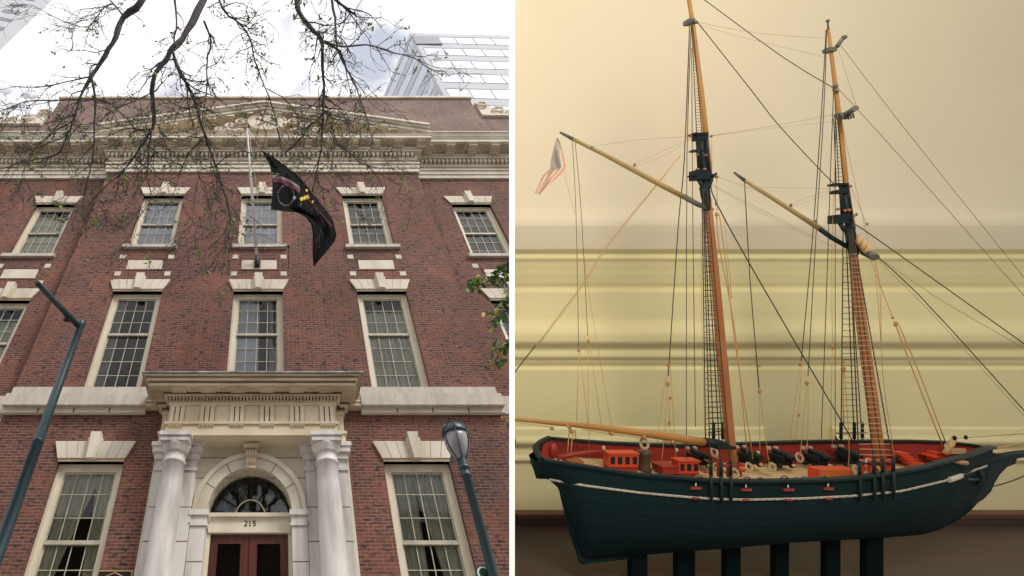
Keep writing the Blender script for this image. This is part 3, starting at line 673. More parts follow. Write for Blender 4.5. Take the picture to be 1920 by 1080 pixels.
def flagm(x, y):
    # printed shapes on the cloth
    if y < 300+.5*(x-488) and False: return 'flag_black'
    if 511 < x < 562 and abs(y-(331+.0065*(x-511)**2*1.3)) < 2.6: return 'flag_grey'
    if 511 < x < 562 and abs(y-(337+.0065*(x-511)**2*1.3)) < 3.2: return 'flag_red'
    u, v = (x-571)*.93+(y-371)*-.36, (x-571)*.36+(y-371)*.93
    if abs(u) < 8.5 and abs(v) < 3.4: return 'flag_yellow'
    if math.hypot(x-575, y-357) < 2.2 or math.hypot((x-587), (y-378)*.7) < 1.8: return 'flag_yellow'
    if math.hypot(x-552, y-371) < 2.6 or math.hypot(x-533, y-342) < 1.5: return 'flag_white'
    if abs(math.hypot((x-536)/1.0, (y-366)/1.25)-15) < .8 and math.sin(x*1.3+y) > -.2: return 'flag_grey'
    if x > 570 and abs((y-(395+1.15*(x-597)))) < 1.2 and x < 622: return 'flag_red'
    return 'flag_black'
for i in range(NU):
    for j in range(NV):
        t, v = (i+.5)/NU, (j+.5)/NV; a, b = crv(upper, t), crv(lower, t)
        o = i*(NV+1)+j; fg.face((o, o+NV+1, o+NV+2, o+1), flagm(lerp(a[0], b[0], v), lerp(a[1], b[1], v)), True)
fl_ = fg.build('flag', None, None, tip); tag(fl_, 'black flag with white, red and yellow print hanging limp from the slanting pole', 'flag')

# ================================================================ street lamps
lb = at(0, 1010, 6.5); X0 = at(150, 612, 6.5)
l1 = empty('street_lamp', (X0.x, X0.y, .14)); tag(l1, 'tall teal steel street lamp with a long arm, at the left', 'street lamp')
m_ = MB(); m_.lathe((X0.x, X0.y, 0), [(.17, .14), (.17, .5), (.09, .62), (.077, 4), (.072, 5.4), (.076, 5.402), (.076, 5.45), (.069, 5.452), (.056, X0.z-.02), (.07, X0.z), (.07, X0.z+.10), (.03, X0.z+.14)], 20); m_.build('pole', 'teal', l1)
e_ = at(72, 533, 5.45); s_ = X0+Vector((0, 0, -.02))
m_ = MB(); m_.tube([s_, e_], [.047, .042], 12); m_.build('arm', 'teal', l1)
m_ = MB(); dv = (s_-e_).normalized(); m_.tube([e_-dv*.002, e_-dv*.05], [.044, .034], 12); m_.build('end_cap', 'iron', l1)
m_ = MB(); m_.box(s_.x-.16, s_.x-.06, s_.y-.3, s_.y-.24, s_.z-.10, s_.z+.02); m_.tube([(s_.x-.11, s_.y-.27, s_.z-.03), (s_.x, s_.y, s_.z-.03)], .012, 6); m_.build('sensor_box', 'iron', l1)
gc = at(858, 832, 6.2)
l2 = empty('street_lamp', (gc.x, gc.y, .14)); tag(l2, 'dark post lamp with a frosted acorn globe and ribbed cap, at the right', 'street lamp')
x, y, z = gc
m_ = MB(); m_.lathe((x, y, 0), [(.14, .14), (.14, .8), (.07, .95), (.058, 3), (.05, z-.46), (.065, z-.45), (.065, z-.42), (.052, z-.41), (.052, z-.36), (.07, z-.35), (.07, z-.32), (.055, z-.31), (.06, z-.22)], 20); m_.build('post', 'teal', l2)
m_ = MB(); m_.lathe((x, y, z), [(.055, -.22), (.085, -.17), (.12, -.10), (.145, -.02), (.155, .06), (.15, .13)], 24); m_.build('globe', 'lampglass', l2)
m_ = MB(); m_.lathe((x, y, z), [(.165, .125), (.172, .14), (.168, .17), (.15, .22), (.11, .255), (.06, .275), (.03, .28), (.03, .29), (.015, .31)], 24)
for k in range(6):
    t = k*math.pi/3+.3; c, s = math.cos(t), math.sin(t)
    m_.tube([(x+c*r, y+s*r, z+h) for r, h in ((.06, -.22), (.09, -.17), (.126, -.10), (.152, -.02), (.162, .06), (.165, .14))], .007, 5)
    m_.tube([(x+c*r, y+s*r, z+h) for r, h in ((.172, .15), (.155, .222), (.115, .262), (.075, .282), (.085, .295))], .009, 5)
m_.build('cap', 'teal', l2)
sg = at(907, 1075, 6.25); m_ = empty('street_sign', sg); tag(m_, 'small round green and white sign on the acorn lamp post', 'sign')
q = MB(); q.lathe((sg.x, sg.y, sg.z), [(.085, 0), (.085, .012)], 28, None, 'Y'); q.build('plate', 'green', m_)
q = MB(); q.lathe((sg.x, sg.y-.006, sg.z), [(.07, 0), (.07, .004)], 28, None, 'Y'); q.build('white_disc', 'white', m_)
q = MB(); q.lathe((sg.x, sg.y-.010, sg.z), [(.052, 0), (.052, .003)], 28, None, 'Y'); q.tube([(sg.x, sg.y+.02, sg.z), (x, sg.y+.02, sg.z)], .008, 6); q.build('centre', 'green', m_)

# ================================================================ towers behind
def tower(name, label, foot, z, bands, mA, mB, pitch_v, slot, nrow=9):
    r = empty(name, (foot[0][0], foot[0][1], 0)); tag(r, label, 'office tower' if bands else 'building')
    b = MB(); n = len(foot)
    b.v += [(p[0], p[1], .01) for p in foot]+[(p[0], p[1], z) for p in foot]
    for i in range(n): j = (i+1) % n; b.face((i, j, n+j, n+i))
    b.face(tuple(range(n, 2*n))); b.build('wall', mA, r)
    for side in range(2):
        p, q = Vector((*foot[side], 0)), Vector((*foot[side+1], 0)); d = (q-p); L = d.length; d.normalize(); nn = Vector((d.y, -d.x, 0))
        k = z-pitch_v*.35; cnt = 0
        def rect(u0, u1, z0, z1, off, m, name, par):
            gm = MB(); a = p+d*u0+nn*off; c = p+d*u1+nn*off; e = a-nn*(off+.02); f = c-nn*(off+.02)
            gm.v += [(a.x, a.y, z0), (c.x, c.y, z0), (c.x, c.y, z1), (a.x, a.y, z1), (e.x, e.y, z0), (f.x, f.y, z0), (f.x, f.y, z1), (e.x, e.y, z1)]
            for fc in ((0, 1, 2, 3), (0, 4, 5, 1), (1, 5, 6, 2), (2, 6, 7, 3), (3, 7, 4, 0)): gm.face(fc)
            return gm.build(name, m, par)
        while k > 30 and cnt < (14 if bands else nrow):
            cnt += 1
            if bands:
                h = pitch_v*.55
                bd = rect(.8, L-.5, k-h, k, .06, mB, 'window_band', r)
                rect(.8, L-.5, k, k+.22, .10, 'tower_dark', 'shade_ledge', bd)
                u = .8+slot
                while side == 1 and u < min(L-.5, 22) and cnt < 10:
                    a = p+d*u; gm = MB(); gm.box(a.x-.05, a.x+.05, a.y-.12, a.y, k-h, k); gm.build('mullion', 'tower_dark', bd); u += slot
            elif side == 0:
                u = L-2.2
                for _ in range(4):
                    if u-slot*.6 < .5: break
                    rect(u-slot*.6, u, k-1.1, k, .05, mB, 'window', r); u -= slot
            k -= pitch_v
    return r
c0 = at(770, 62, 32); c1 = at(716, 190, 45)
tw = tower('office_tower', 'pale glass office tower with white window bands beyond the roof, at the right', [(c0.x-4, c0.y+14), (c0.x, c0.y), (c0.x+42, c0.y+1), (c0.x+42, c0.y+30)], c0.z, True, 'tower_grey', 'tower_glass', 5.4, 3.2)
m_ = MB(); pw = at(800, 74, 31.9); m_.box(pw.x-2.2, pw.x+2.2, pw.y-.08, pw.y+.2, pw.z-2.2, pw.z+1.4); m_.build('roof_opening', 'tower_dark', tw)
e0 = at(0, 95, 26)
tower('apartment_tower', 'tall grey tower with rows of dark slots, top left corner', [(e0.x-22, e0.y-4), (e0.x, e0.y), (e0.x*1.56, e0.y+14), (e0.x-24, e0.y+14)], 125, False, 'tower_grey', 'tower_dark', 3.4, 4.2, 22)
e1 = at(105, 178, 34)
tower('pale_tower', 'white apartment tower with blue windows behind the left end of the roof', [(e1.x-14, e1.y-3), (e1.x, e1.y), (e1.x*1.35, e1.y+12), (e1.x-16, e1.y+12)], e1.z, False, 'white', 'tower_glass', 4.0, 3.5)

# ================================================================ the bare tree overhead
tree = empty('bare_tree', (-1.6, -13.2, .14)); tag(tree, 'nearly leafless tree reaching its dark drooping branches across the sky and facade', 'tree')
limbs = [
 [(285,-70,19,3.0),(268,0,17,3.3),(232,32,15,3.5),(217,70,12.5,3.7),(197,105,11,3.9),(172,142,9.5,4.1),(150,185,5.5,4.3),(136,228,4.5,4.5),(122,262,4,4.7),(107,291,3.6,4.9),(50,302,2.6,5.1),(0,318,2,5.2)],
 [(172,142,5.5,4.1),(178,185,6,4.4),(177,230,4.5,4.6),(176,290,3.5,4.9),(162,345,2.6,5.2),(157,385,1.8,5.4)],
 [(400,-70,20,2.9),(380,0,19,3.1),(350,60,16,3.3),(325,90,15,3.4),(310,112,12,3.5),(285,155,11,3.7),(288,205,9.5,4.0),(285,240,8.5,4.2),(268,268,6,4.4),(250,295,5,4.6),(230,323,3.6,4.8),(200,347,2.4,5.0),(170,380,1.6,5.2)],
 [(325,100,7,3.4),(335,135,6.8,3.6),(352,160,6.2,3.8),(368,200,6,4.0),(385,255,5.8,4.3),(405,310,5,4.6),(420,360,4.2,4.9),(432,410,2.6,5.2),(428,450,1.6,5.4)],
 [(285,240,5,4.2),(280,275,4,4.4),(276,330,3,4.7),(284,372,2.2,5.0),(262,405,2.0,5.2),(242,445,1.6,5.4)],
 [(540,-60,15,2.8),(555,-5,13,3.0),(562,25,12,3.1),(580,50,11,3.2),(603,75,10,3.3),(605,110,7.5,3.5),(607,160,6.5,3.8),(604,200,6,4.0),(606,212,5.5,4.1),(580,237,4.4,4.2),(562,262,3.6,4.4),(525,296,2.6,4.6)],
 [(605,205,5,4.0),(602,280,3.8,4.5),(592,330,3,4.8),(586,358,2,5.0)],
 [(604,205,4.4,4.0),(622,225,3.8,4.2),(625,260,3.4,4.4),(660,290,3,4.6),(690,312,2.2,4.8),(760,318,1.5,5.0)],
 [(603,78,5.5,3.3),(640,87,4.6,3.5),(686,84,3.8,3.6),(740,100,3,3.8),(775,108,2.5,4.0),(800,125,2,4.1),(822,135,1.4,4.2)],
 [(600,75,7,3.3),(635,95,6,3.5),(650,130,5,3.7),(668,165,3.2,3.9),(690,230,2.2,4.2),(702,280,1.6,4.4)],
 [(615,-40,8,2.9),(622,0,7,3.0),(630,50,5,3.2),(632,90,4,3.4),(660,150,2.6,3.7)],
 [(622,-6,7,3.0),(650,15,5.5,3.1),(670,32,3.6,3.2)],
 [(400,-40,7,2.9),(412,5,6,3.0),(430,30,5,3.1),(455,50,4.4,3.2),(472,85,3.8,3.4),(480,120,3.6,3.6),(497,165,3.2,3.8),(515,215,2.8,4.1),(527,280,2.0,4.4)],
 [(383,40,5.5,3.2),(395,75,5,3.4),(388,120,4,3.6),(388,170,3.4,3.8),(380,220,2.2,4.1)],
 [(325,-20,6,3.0),(331,40,5,3.2),(326,78,4,3.4)],
 [(232,32,4,3.5),(212,8,3.6,3.3),(190,20,3,3.4),(165,50,2.2,3.6),(120,40,2,3.7),(60,10,1.6,3.7)],
 [(172,142,3.4,4.1),(120,155,3,4.2),(60,165,2.4,4.4),(20,160,1.6,4.5)],
 [(150,186,3.4,4.3),(110,188,3,4.4),(50,190,2.8,4.6),(15,203,2,4.7),(-20,215,1.4,4.8)],
 [(136,228,3,4.5),(100,250,2.6,4.7),(60,285,2.2,4.9),(40,330,1.4,5.1)],
 [(180,186,3.6,4.4),(205,195,3.2,4.5),(240,225,2.6,4.7),(262,255,2,4.9)],
 [(282,175,3,3.8),(250,190,2.4,4.0),(215,205,2,4.2),(185,232,1.6,4.4)],
 [(405,312,2.6,4.6),(372,322,2.2,4.8),(385,350,1.8,5.0),(395,400,1.4,5.2)],
 [(500,165,2.6,3.8),(540,190,2,4.0),(560,225,1.6,4.2)],
 [(385,255,2.6,4.3),(352,290,2,4.6),(330,350,1.6,5.0)],
 [(430,410,1.8,5.2),(418,440,1.5,5.4),(390,468,1.1,5.6)],
]
wood = MB(); segs = []
def tube3(pts, rad, sides): wood.tube(pts, rad, sides, None, False)
heads = []
def smooth3(P):
    out = []
    for i in range(len(P)-1):
        p0, p1, p2, p3 = P[max(i-1, 0)], P[i], P[i+1], P[min(i+2, len(P)-1)]
        for t in (0, .34, .67):
            out.append(tuple(.5*((2*b)+(c-a)*t+(2*a-5*b+4*c-d)*t*t+(3*b-a-3*c+d)*t**3) for a, b, c, d in zip(p0, p1, p2, p3)))
    return out+[P[-1]]
for L in limbs:
    P = [(*at(x, y, d), w) for x, y, w, d in L]
    P2 = smooth3(P); pts, rad = [], []
    for k, (X, Y, Z, wpx) in enumerate(P2):
        v = Vector((X, Y, Z)); zc = (cam_mat.transposed() @ (v-CAM)).z*-1
        j = .012*min(1, wpx/4); v += Vector((random.uniform(-j, j), random.uniform(-j, j), random.uniform(-j, j)))
        pts.append(v); rad.append(max(.55, wpx/2*(.80+.10*math.sin(k*1.7)))*zc/FPX)
    tube3(pts, rad, 7 if L[0][2] > 6 else 5)
    if L[0][1] < 0 and L[0][2] > 6: heads.append((pts[0], rad[0]))
    segs.append((pts, rad))
hub = Vector((-.9, -11.4, 8.6))
for p, r in heads:
    mid = (p+hub)/2+Vector((0, 0, .35)); tube3([hub, mid, p], [.11, r*1.25, r], 8)
tips = []
def twig(p, d, L, r, lvl):
    n = 5; pts = [p]; q = p.copy(); dd = d.normalized()
    for i in range(n):
        dd = (dd+Vector((random.uniform(-.38, .38), random.uniform(-.38, .38), random.uniform(-.42, .26)))).normalized()
        q = q+dd*L/n; pts.append(q.copy())
    tube3(pts, [lerp(r, .003, i/n) for i in range(n+1)], 4 if lvl < 2 else 3)
    tips.append((pts[-1], dd))
    if random.random() < .35: tips.append((pts[random.randrange(2, n)], dd))
    if lvl < 3:
        for k in range((3, 3, 2)[lvl-1] if lvl > 0 else 3):
            i = random.randrange(1, n+1); a = Vector((random.uniform(-1, 1), random.uniform(-.7, .7), random.uniform(-1, .55)))
            twig(pts[i], (dd*.8+a).normalized(), L*random.uniform(.35, .7), max(.0035, r*.62), lvl+1)
for pts, rad in segs:
    for i in range(1, len(pts)):
        if rad[i] > .05: 
            if random.random() > .35: continue
        for _ in range(3 if rad[i] < .02 else 2):
          if random.random() < .40:
            d = (pts[i]-pts[i-1]).normalized(); a = Vector((random.uniform(-1, 1), random.uniform(-.6, .6), random.uniform(-1.1, .5)))
            twig(pts[i], (d*.5+a), random.uniform(.3, 1.05), min(.015, rad[i]*.6), 1)
wood.build('branches', 'bark', tree)
tk = MB(); tk.tube([(-1.6, -13.2, .14), (-1.65, -13.0, 2), (-1.5, -12.6, 4.5), (-1.2, -12.0, 6.8), tuple(hub)], [.42, .3, .25, .19, .12], 16); tk.build('trunk', 'bark', tree)
def leaf(mb, c, s, m, fold=.3):
    a = Vector((random.uniform(-1, 1), random.uniform(-1, 1), random.uniform(-1, 1))).normalized(); b = a.cross(Vector((random.uniform(-1, 1), random.uniform(-1, 1), random.uniform(-1, 1)))).normalized(); n = a.cross(b)
    n0 = len(mb.v); P = [(-1, 0), (-.4, .42), (.35, .38), (1, 0), (.35, -.38), (-.4, -.42)]
    for u, v in P: mb.v.append(tuple(c+a*u*s+b*v*s+n*abs(v)*fold*s))
    mb.face((n0, n0+1, n0+2, n0+3), m, True); mb.face((n0, n0+3, n0+4, n0+5), m, True)
lv = MB()
for p, d in tips:
    r = random.random()
    if r < .075:
        for k in range(random.choice((1, 2, 3))): leaf(lv, p+Vector([random.gauss(0, .03) for _ in range(3)]), random.uniform(.028, .052), 'leaf')
    elif r < .42:
        leaf(lv, p+Vector((0, 0, -.01)), random.uniform(.012, .03), 'dry', .8)
lv.build('leaves', 'leaf', tree)

# ---- leafy branch at the right
lt = empty('leafy_tree', (3.9, -6.6, .14)); tag(lt, 'tree with glossy green and yellow leaves at the right of the facade', 'tree')
bw = MB(); lf = MB(); base = Vector((3.9, -6.6, .14))
bw.tube([base, (3.85, -6.55, 2.6), (3.7, -6.4, 4.6), (3.5, -6.4, 6.2)], [.09, .075, .05, .02], 10)
for path in ([(1010, 560), (965, 530), (935, 520), (905, 532), (875, 538)], [(1010, 610), (970, 575), (945, 585), (918, 605)], [(1010, 650), (960, 640), (940, 655), (928, 678)], [(1000, 520), (960, 505), (930, 512)], [(1010, 590), (965, 560), (950, 555)]):
    P = [at(x, y, 3.7+random.uniform(-.1, .1)) for x, y in path]; P = [Vector((3.7, -6.4, 4.6))]+P
    bw.tube(P, [.02]+[.012-.002*k for k in range(len(path))], 5)
    for a, b in zip(P[1:], P[2:]):
        for k in range(26):
            c = a.lerp(b, random.random())+Vector([random.gauss(0, .042) for _ in range(3)])
            leaf(lf, c, random.uniform(.03, .05), 'leaf_dark' if random.random() < .80 else ('leaf_yellow' if random.random() < .6 else 'leaf'), .25)
    c = P[-2]
    for k in range(1): lf.ball(tuple(c+Vector([random.gauss(0, .05) for _ in range(3)])), .03, 'leaf_yellow')
bw.build('trunk', 'bark', lt); lf.build('leaves', 'leaf_dark', lt)

# ================================================================ the ship gallery (built square to the camera's tilt, to the right)
def S(x, y, d): return ((x-PX)/FPX*d, d, (PY-y)/FPX*d)
# partition between street and gallery: a thin white board running away from the viewer
pb = MB(); nA = 1.0
for (d0, a, b) in ((0, .435, .4452), (1, .437, .4447)):
    for zt_ in (0, 1):
        d = (.60, 1.45)[zt_] if d0 == 0 else 1.75
        z = (-.37, .86)[zt_] if d0 == 0 else (-1.1, 1.1)[zt_]
        pb.v += [(a*d, d, z), (b*d, d, z)]
for q in ((0, 1, 3, 2), (4, 6, 7, 5), (0, 2, 6, 4), (1, 5, 7, 3), (2, 3, 7, 6), (0, 4, 5, 1)): pb.face(q)
tag(pb.build('partition_wall', 'white', None, S(960, 540, nA), True), 'thin upright white partition dividing the street view from the ship model', 'partition')

# panelled wall behind the ship; profile from top to bottom: (pixel row, depth of the surface)
WD = 1.52
gw = empty('panelled_wall', (1.5, WD, -.62), True); tag(gw, 'cream panelled wall, its lower part tinted olive for shade, with horizontal mouldings behind the ship model', 'wall')
def prof_strip(name, rows, m, x0=.64, x1=2.7):
    b = MB(); nx = 2
    P = [((PY-y)/FPX*WD, WD-o) for y, o in rows]
    for z, d in P: b.v += [(.4405*d, d, z), (x1, d, z)]
    for i in range(len(P)-1): b.face((2*i, 2*i+1, 2*i+3, 2*i+2), None, True)
    return b.build(name, m, gw)
def curve(rows, n=6):
    out = []
    for (y0, o0), (y1, o1) in zip(rows, rows[1:]):
        for k in range(n):
            t = k/n; s = t*t*(3-2*t); out.append((lerp(y0, y1, t), lerp(o0, o1, s)))
    return out+[rows[-1]]
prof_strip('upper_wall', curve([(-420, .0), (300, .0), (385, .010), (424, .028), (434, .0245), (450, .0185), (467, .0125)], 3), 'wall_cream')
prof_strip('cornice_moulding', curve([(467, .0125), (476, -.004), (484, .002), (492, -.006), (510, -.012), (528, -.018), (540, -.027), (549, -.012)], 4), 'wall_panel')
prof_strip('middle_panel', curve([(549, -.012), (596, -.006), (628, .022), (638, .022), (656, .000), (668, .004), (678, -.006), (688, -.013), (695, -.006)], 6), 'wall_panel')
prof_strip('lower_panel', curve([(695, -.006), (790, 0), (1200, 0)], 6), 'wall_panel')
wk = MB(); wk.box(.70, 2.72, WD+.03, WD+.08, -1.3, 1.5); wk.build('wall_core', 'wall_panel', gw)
for x0, x1 in ((962, 1432), (1556, 2300)):
    pm_ = MB(); XA, XB = (x0-PX)/FPX*WD, (x1-PX)/FPX*WD
    rows = curve([(799, 0.0), (804, .008), (812, .010), (826, .018), (842, .002), (850, .004), (860, .010), (870, .0)], 6)
    for i, (y, o) in enumerate(rows):
        ins = (y-801)*.0008 if x0 > 1000 else 0; ins2 = (y-801)*.0008 if x1 < 2000 else 0
        pm_.v += [(max(XA, .4405*(WD-o))+ins*.4, WD-o-.001, (PY-y)/FPX*WD), (XB-ins2*.4, WD-o-.001, (PY-y)/FPX*WD)]
    for i in range(len(rows)-1): pm_.face((2*i, 2*i+1, 2*i+3, 2*i+2), None, True)
    for xe in ((XB,) if x0 < 1000 else (XA,)): pm_.box(xe-.004, xe+.004, WD-.012, WD-.001, (PY-868)/FPX*WD, (PY-801)/FPX*WD)
    pm_.build('panel_moulding', 'wall_panel', gw)
# shelf
SZ = -.664
sf = empty('display_shelf', (1.5, 1.3, SZ), True); tag(sf, 'dark reddish wooden shelf under the ship model', 'shelf')
b = MB(); q4 = [(.441*1.02, 1.02), (2.7, 1.02), (2.7, WD-.001), (.441*WD, WD-.001)]
b.v += [(x, y, z) for z in (SZ-.03, SZ) for x, y in q4]; b.face((3, 2, 1, 0)); b.face((4, 5, 6, 7))
for i in range(4): j = (i+1) % 4; b.face((i, j, 4+j, 4+i))
b.build('shelf_board', 'shelf', sf)
b = MB(); b.box(.671, 2.7, WD-.028, WD-.002, SZ+.001, -.645); b.build('back_rail', 'shelf', sf)
b = MB(); b.box(.671, 2.7, WD-.032, WD-.002, -.644, -.632); b.build('rail_cap', 'railwood', sf)
# lamp fixture over the wall (above the frame)
gl_ = empty('gallery_lamp', (.72, -.15, 1.6), True); tag(gl_, 'round shaded lamp hanging above the ship model, out of frame', 'lamp')
b = MB(); b.lathe((.72, -.15, 1.56), [(.53, .0), (.45, .08), (.05, .10), (.01, .11), (.01, .5)], 24); b.build('lamp_shade', 'white', gl_)

# ================================================================ the schooner model
D0 = 1.2
ship = empty('model_ship', (1.1, D0, -.6), True); tag(ship, 'two-masted model schooner with a blue black hull, red bulwarks and full rigging', 'model ship')
nearT = [(1000,862),(1018,865),(1093,876),(1142,884),(1193,892),(1277,898),(1330,903),(1390,905),(1457,904),(1557,902),(1610,898),(1678,888),(1728,880),(1770,868),(1812,858),(1851,843),(1880,838)]
farT = [(1000,822),(1030,824),(1077,828),(1143,833),(1210,836),(1277,838),(1407,834),(1490,831),(1557,830),(1707,830),(1770,832),(1822,837),(1851,842),(1880,843)]
botT = [(1000,872),(1010,880),(1025,897),(1040,909),(1047,916),(1060,955),(1075,1000),(1091,1049),(1180,1041),(1265,1034),(1357,1027),(1475,1016),(1542,1013),(1652,1007),(1727,1001),(1760,991),(1790,975),(1815,957),(1840,930),(1852,917),(1858,900)]
deckT = [(1000,850),(1077,856),(1200,863),(1400,868),(1600,868),(1728,866),(1800,858),(1860,850)]
bT = [(0,.050),(.06,.066),(.15,.083),(.3,.098),(.5,.104),(.65,.101),(.78,.088),(.88,.062),(.95,.034),(1,.008)]
XN0, XF0, XB = .572, .640, 1.600
def st_(t):
    b = interp(bT, t); xn, xf = lerp(XN0, XB, t), lerp(XF0, XB, t); xc = (xn+xf)/2
    zn = (PY-interp(nearT, PX+FPX*xn/(D0-b)))/FPX*(D0-b); zf = (PY-interp(farT, PX+FPX*xf/(D0+b)))/FPX*(D0+b)
    zk = (PY-interp(botT, PX+FPX*xc/D0))/FPX*D0
    zd = (PY-interp(deckT, PX+FPX*xf/(D0+b)))/FPX*(D0+b)
    return b, xn, xf, xc, zn, zf, min(zk, min(zn, zf)-.01), zd
def gsec(s, t):
    p = lerp(2.6, 1.1, max(0, (t-.6)/.4)); p = lerp(1.5, p, min(1, t/.3)) ; q = lerp(.75, .95, abs(t-.45)*1.6)
    return (max(0, 1-s**p))**q
NS, NQ = 90, 16
hb = MB()
def ring(t, k=1.0, dx=0):
    b, xn, xf, xc, zn, zf, zk, zd = st_(max(0, t)); b *= k
    out = []
    for i in range(NQ+1):
        s = i/NQ; out.append((lerp(xn, xc, s)+dx, D0-max(.004, b*gsec(s, t)), lerp(zn, zk, s)))
    for i in range(NQ-1, -1, -1):
        s = i/NQ; out.append((lerp(xf, xc, s)+dx, D0+max(.004, b*gsec(s, t)), lerp(zf, zk, s)))
    return out
rings = [ring(i/NS) for i in range(NS+1)]
K = 2*NQ+1
for rr in rings: hb.v += rr
for i in range(NS):
    for k in range(K-1): o = i*K+k; hb.face((o, o+1, o+K+1, o+K), None, True)
# rounded stern: shrink and move aft, then close
b0 = len(hb.v)
zmid = (st_(0)[4]+st_(0)[5])/2
prev = 0
for j, (k, dx) in enumerate(((.9, -.010), (.7, -.017), (.4, -.022), (.1, -.024))):
    rr = [(v[0]+dx-.5*(rings[0][m][0]-st_(0)[3])*(1-k), D0+(v[1]-D0)*k, v[2]) for m, v in enumerate(rings[0])]
    o1 = len(hb.v); hb.v += rr
    for m in range(K-1): hb.face((o1+m, o1+m+1, prev+m+1, prev+m), None, True)
    prev = o1
hb.face(tuple(range(prev, prev+K)))
hull = hb.build('hull', 'hull', ship)
# cutwater / knee under the bowsprit
kn = MB(); kp = [(1800,880),(1850,846),(1900,858),(1897,868),(1882,874),(1868,888),(1858,905),(1852,919),(1838,934),(1815,948)]
kn.prism([(S(x, y, D0)[0], S(x, y, D0)[2]) for x, y in kp], D0-.006, D0+.006); kn.build('cutwater', 'hulltrim', hull)
kl = MB(); kq = [(1051,925),(1058,925),(1082,985),(1098,1042),(1182,1035),(1182,1046),(1088,1056),(1066,990)]
kl.prism([(S(x, y, D0)[0], S(x, y, D0)[2]) for x, y in kq], D0-.005, D0+.005); kl.build('rudder', 'hull', hull)
# deck
dk = MB()
for i in range(NS+1):
    b, xn, xf, xc, zn, zf, zk, zd = st_(i/NS); sn, sf2 = [max(0, min(.9, (q-zd)/max(.001, q-zk))) for q in (zn, zf)]; dk.v += [(lerp(xn, xc, sn), D0-max(.001, b*gsec(sn, i/NS)-.003), zd-.002), (lerp(xf, xc, sf2), D0+max(.001, b*gsec(sf2, i/NS)-.003), zd)]
for i in range(NS): dk.face((2*i, 2*i+1, 2*i+3, 2*i+2))
dk.build('deck', 'deck', ship)
# bulwarks (red inside) and cap rail
for side in (0, 1):
    bw_ = MB(); rl = MB(); sg_ = -1 if side == 0 else 1; R_ = []
    for i in range(NS+1):
        b, xn, xf, xc, zn, zf, zk, zd = st_(i/NS); x, z = ((xn, zn), (xf, zf))[side]; sk = min(.9, (z-zd)/max(.001, z-zk)); yy = D0+sg_*max(.002, b-.0025); y2 = D0+sg_*max(.002, b*gsec(sk, i/NS)-.003); x2 = lerp(x, xc, sk)
        bw_.v += [(x, yy, z+.0005), (x2, y2, zd-.003)]; R_.append((x, D0+sg_*b, z+.001))
    for i in range(NS): bw_.face((2*i, 2*i+1, 2*i+3, 2*i+2), None, True)
    bw_.build('bulwark', 'red', ship)
    n0 = 0
    for (x, yy, z) in R_: rl.v += [(x, yy-.0065, z), (x, yy+.0065, z), (x, yy+.0065, z+.005), (x, yy-.0065, z+.005)]
    for i in range(NS):
        for k in range(4): o = 4*i; rl.face((o+k, o+(k+1) % 4, o+4+(k+1) % 4, o+4+k), None, False)
    rl.face((0, 1, 2, 3)); rl.build('cap_rail', 'hulltrim', ship)
# stern bulwark panel and rail
b, xn, xf, xc, zn, zf, zk, zd = st_(0)
ts = MB(); tr_ = []
for k in range(13):
    u = k/12; y_ = lerp(D0-b, D0+b, u); x_ = lerp(xn, xf, u)-.022*math.sin(math.pi*u); z_ = lerp(zn, zf, u)+.004*math.sin(math.pi*u)
    ts.v += [(x_+.004, lerp(y_, D0, .05), z_), (x_+.012, lerp(y_, D0, .25), zd-.004)]; tr_.append((x_-.002, y_, z_+.003))
for k in range(12): ts.face((2*k, 2*k+1, 2*k+3, 2*k+2), None, True)
ts.build('stern_bulwark', 'red', ship)
q = MB(); q.tube(tr_, .0065, 6); q.build('stern_rail', 'hulltrim', ship)
q = MB(); p = S(1003, 866, D0-.03); q.box(p[0]-.008, p[0]+.014, p[1]-.004, p[1]+.004, p[2]-.004, p[2]+.003); q.tube([(p[0]-.004, p[1], p[2]+.004), (p[0]-.004, p[1], p[2]-.01)], .003, 6); q.build('stern_davit', 'hulltrim', ship)
# stripe along the near side, broken where the chain plates cross
stripeT = [(1030,899),(1100,911),(1200,924),(1300,933),(1350,936),(1400,937),(1500,935),(1600,930),(1690,921),(1775,901),(1800,891),(1858,871)]
def hull_at(px, py):         # find the point of the near side seen at a pixel
    best = None
    for i in range(NS+1):
        for m in range(NQ+1):
            v = rings[i][m]; X, Y = PX+FPX*v[0]/v[1], PY-FPX*v[2]/v[1]; e = (X-px)**2+(Y-py)**2
            if best is None or e < best[0]: best = (e, i, m)
    _, i, m = best; v = rings[i][m]
    return v[1]
def hp(px, py, off=.0022): d = hull_at(px, py)-off; return S(px, py, d)
sp = MB(); N_ = 60
pts = [(lerp(1030, 1852, k/N_)) for k in range(N_+1)]
dd = [hull_at(x, interp(stripeT, x)) for x in pts]
dd = [sum(dd[max(0, k-2):k+3])/len(dd[max(0, k-2):k+3])-.003 for k in range(N_+1)]
for a in (0, 1):
    pass
for k in range(N_):
    xm = (pts[k]+pts[k+1])/2
    y0_, y1_ = interp(stripeT, pts[k]), interp(stripeT, pts[k+1]); n0 = len(sp.v)
    for (x, y, d) in ((pts[k], y0_, dd[k]), (pts[k+1], y1_, dd[k+1])):
        sp.v += [S(x, y-2.2, d), S(x, y+2.2, d), S(x, y+2.2, d+.004), S(x, y-2.2, d+.004)]
    for c in range(4): sp.face((n0+c, n0+(c+1) % 4, n0+4+(c+1) % 4, n0+4+c), None, True)
    sp.face((n0, n0+1, n0+2, n0+3)); sp.face((n0+7, n0+6, n0+5, n0+4))
sp.build('stripe', 'stripe', hull)
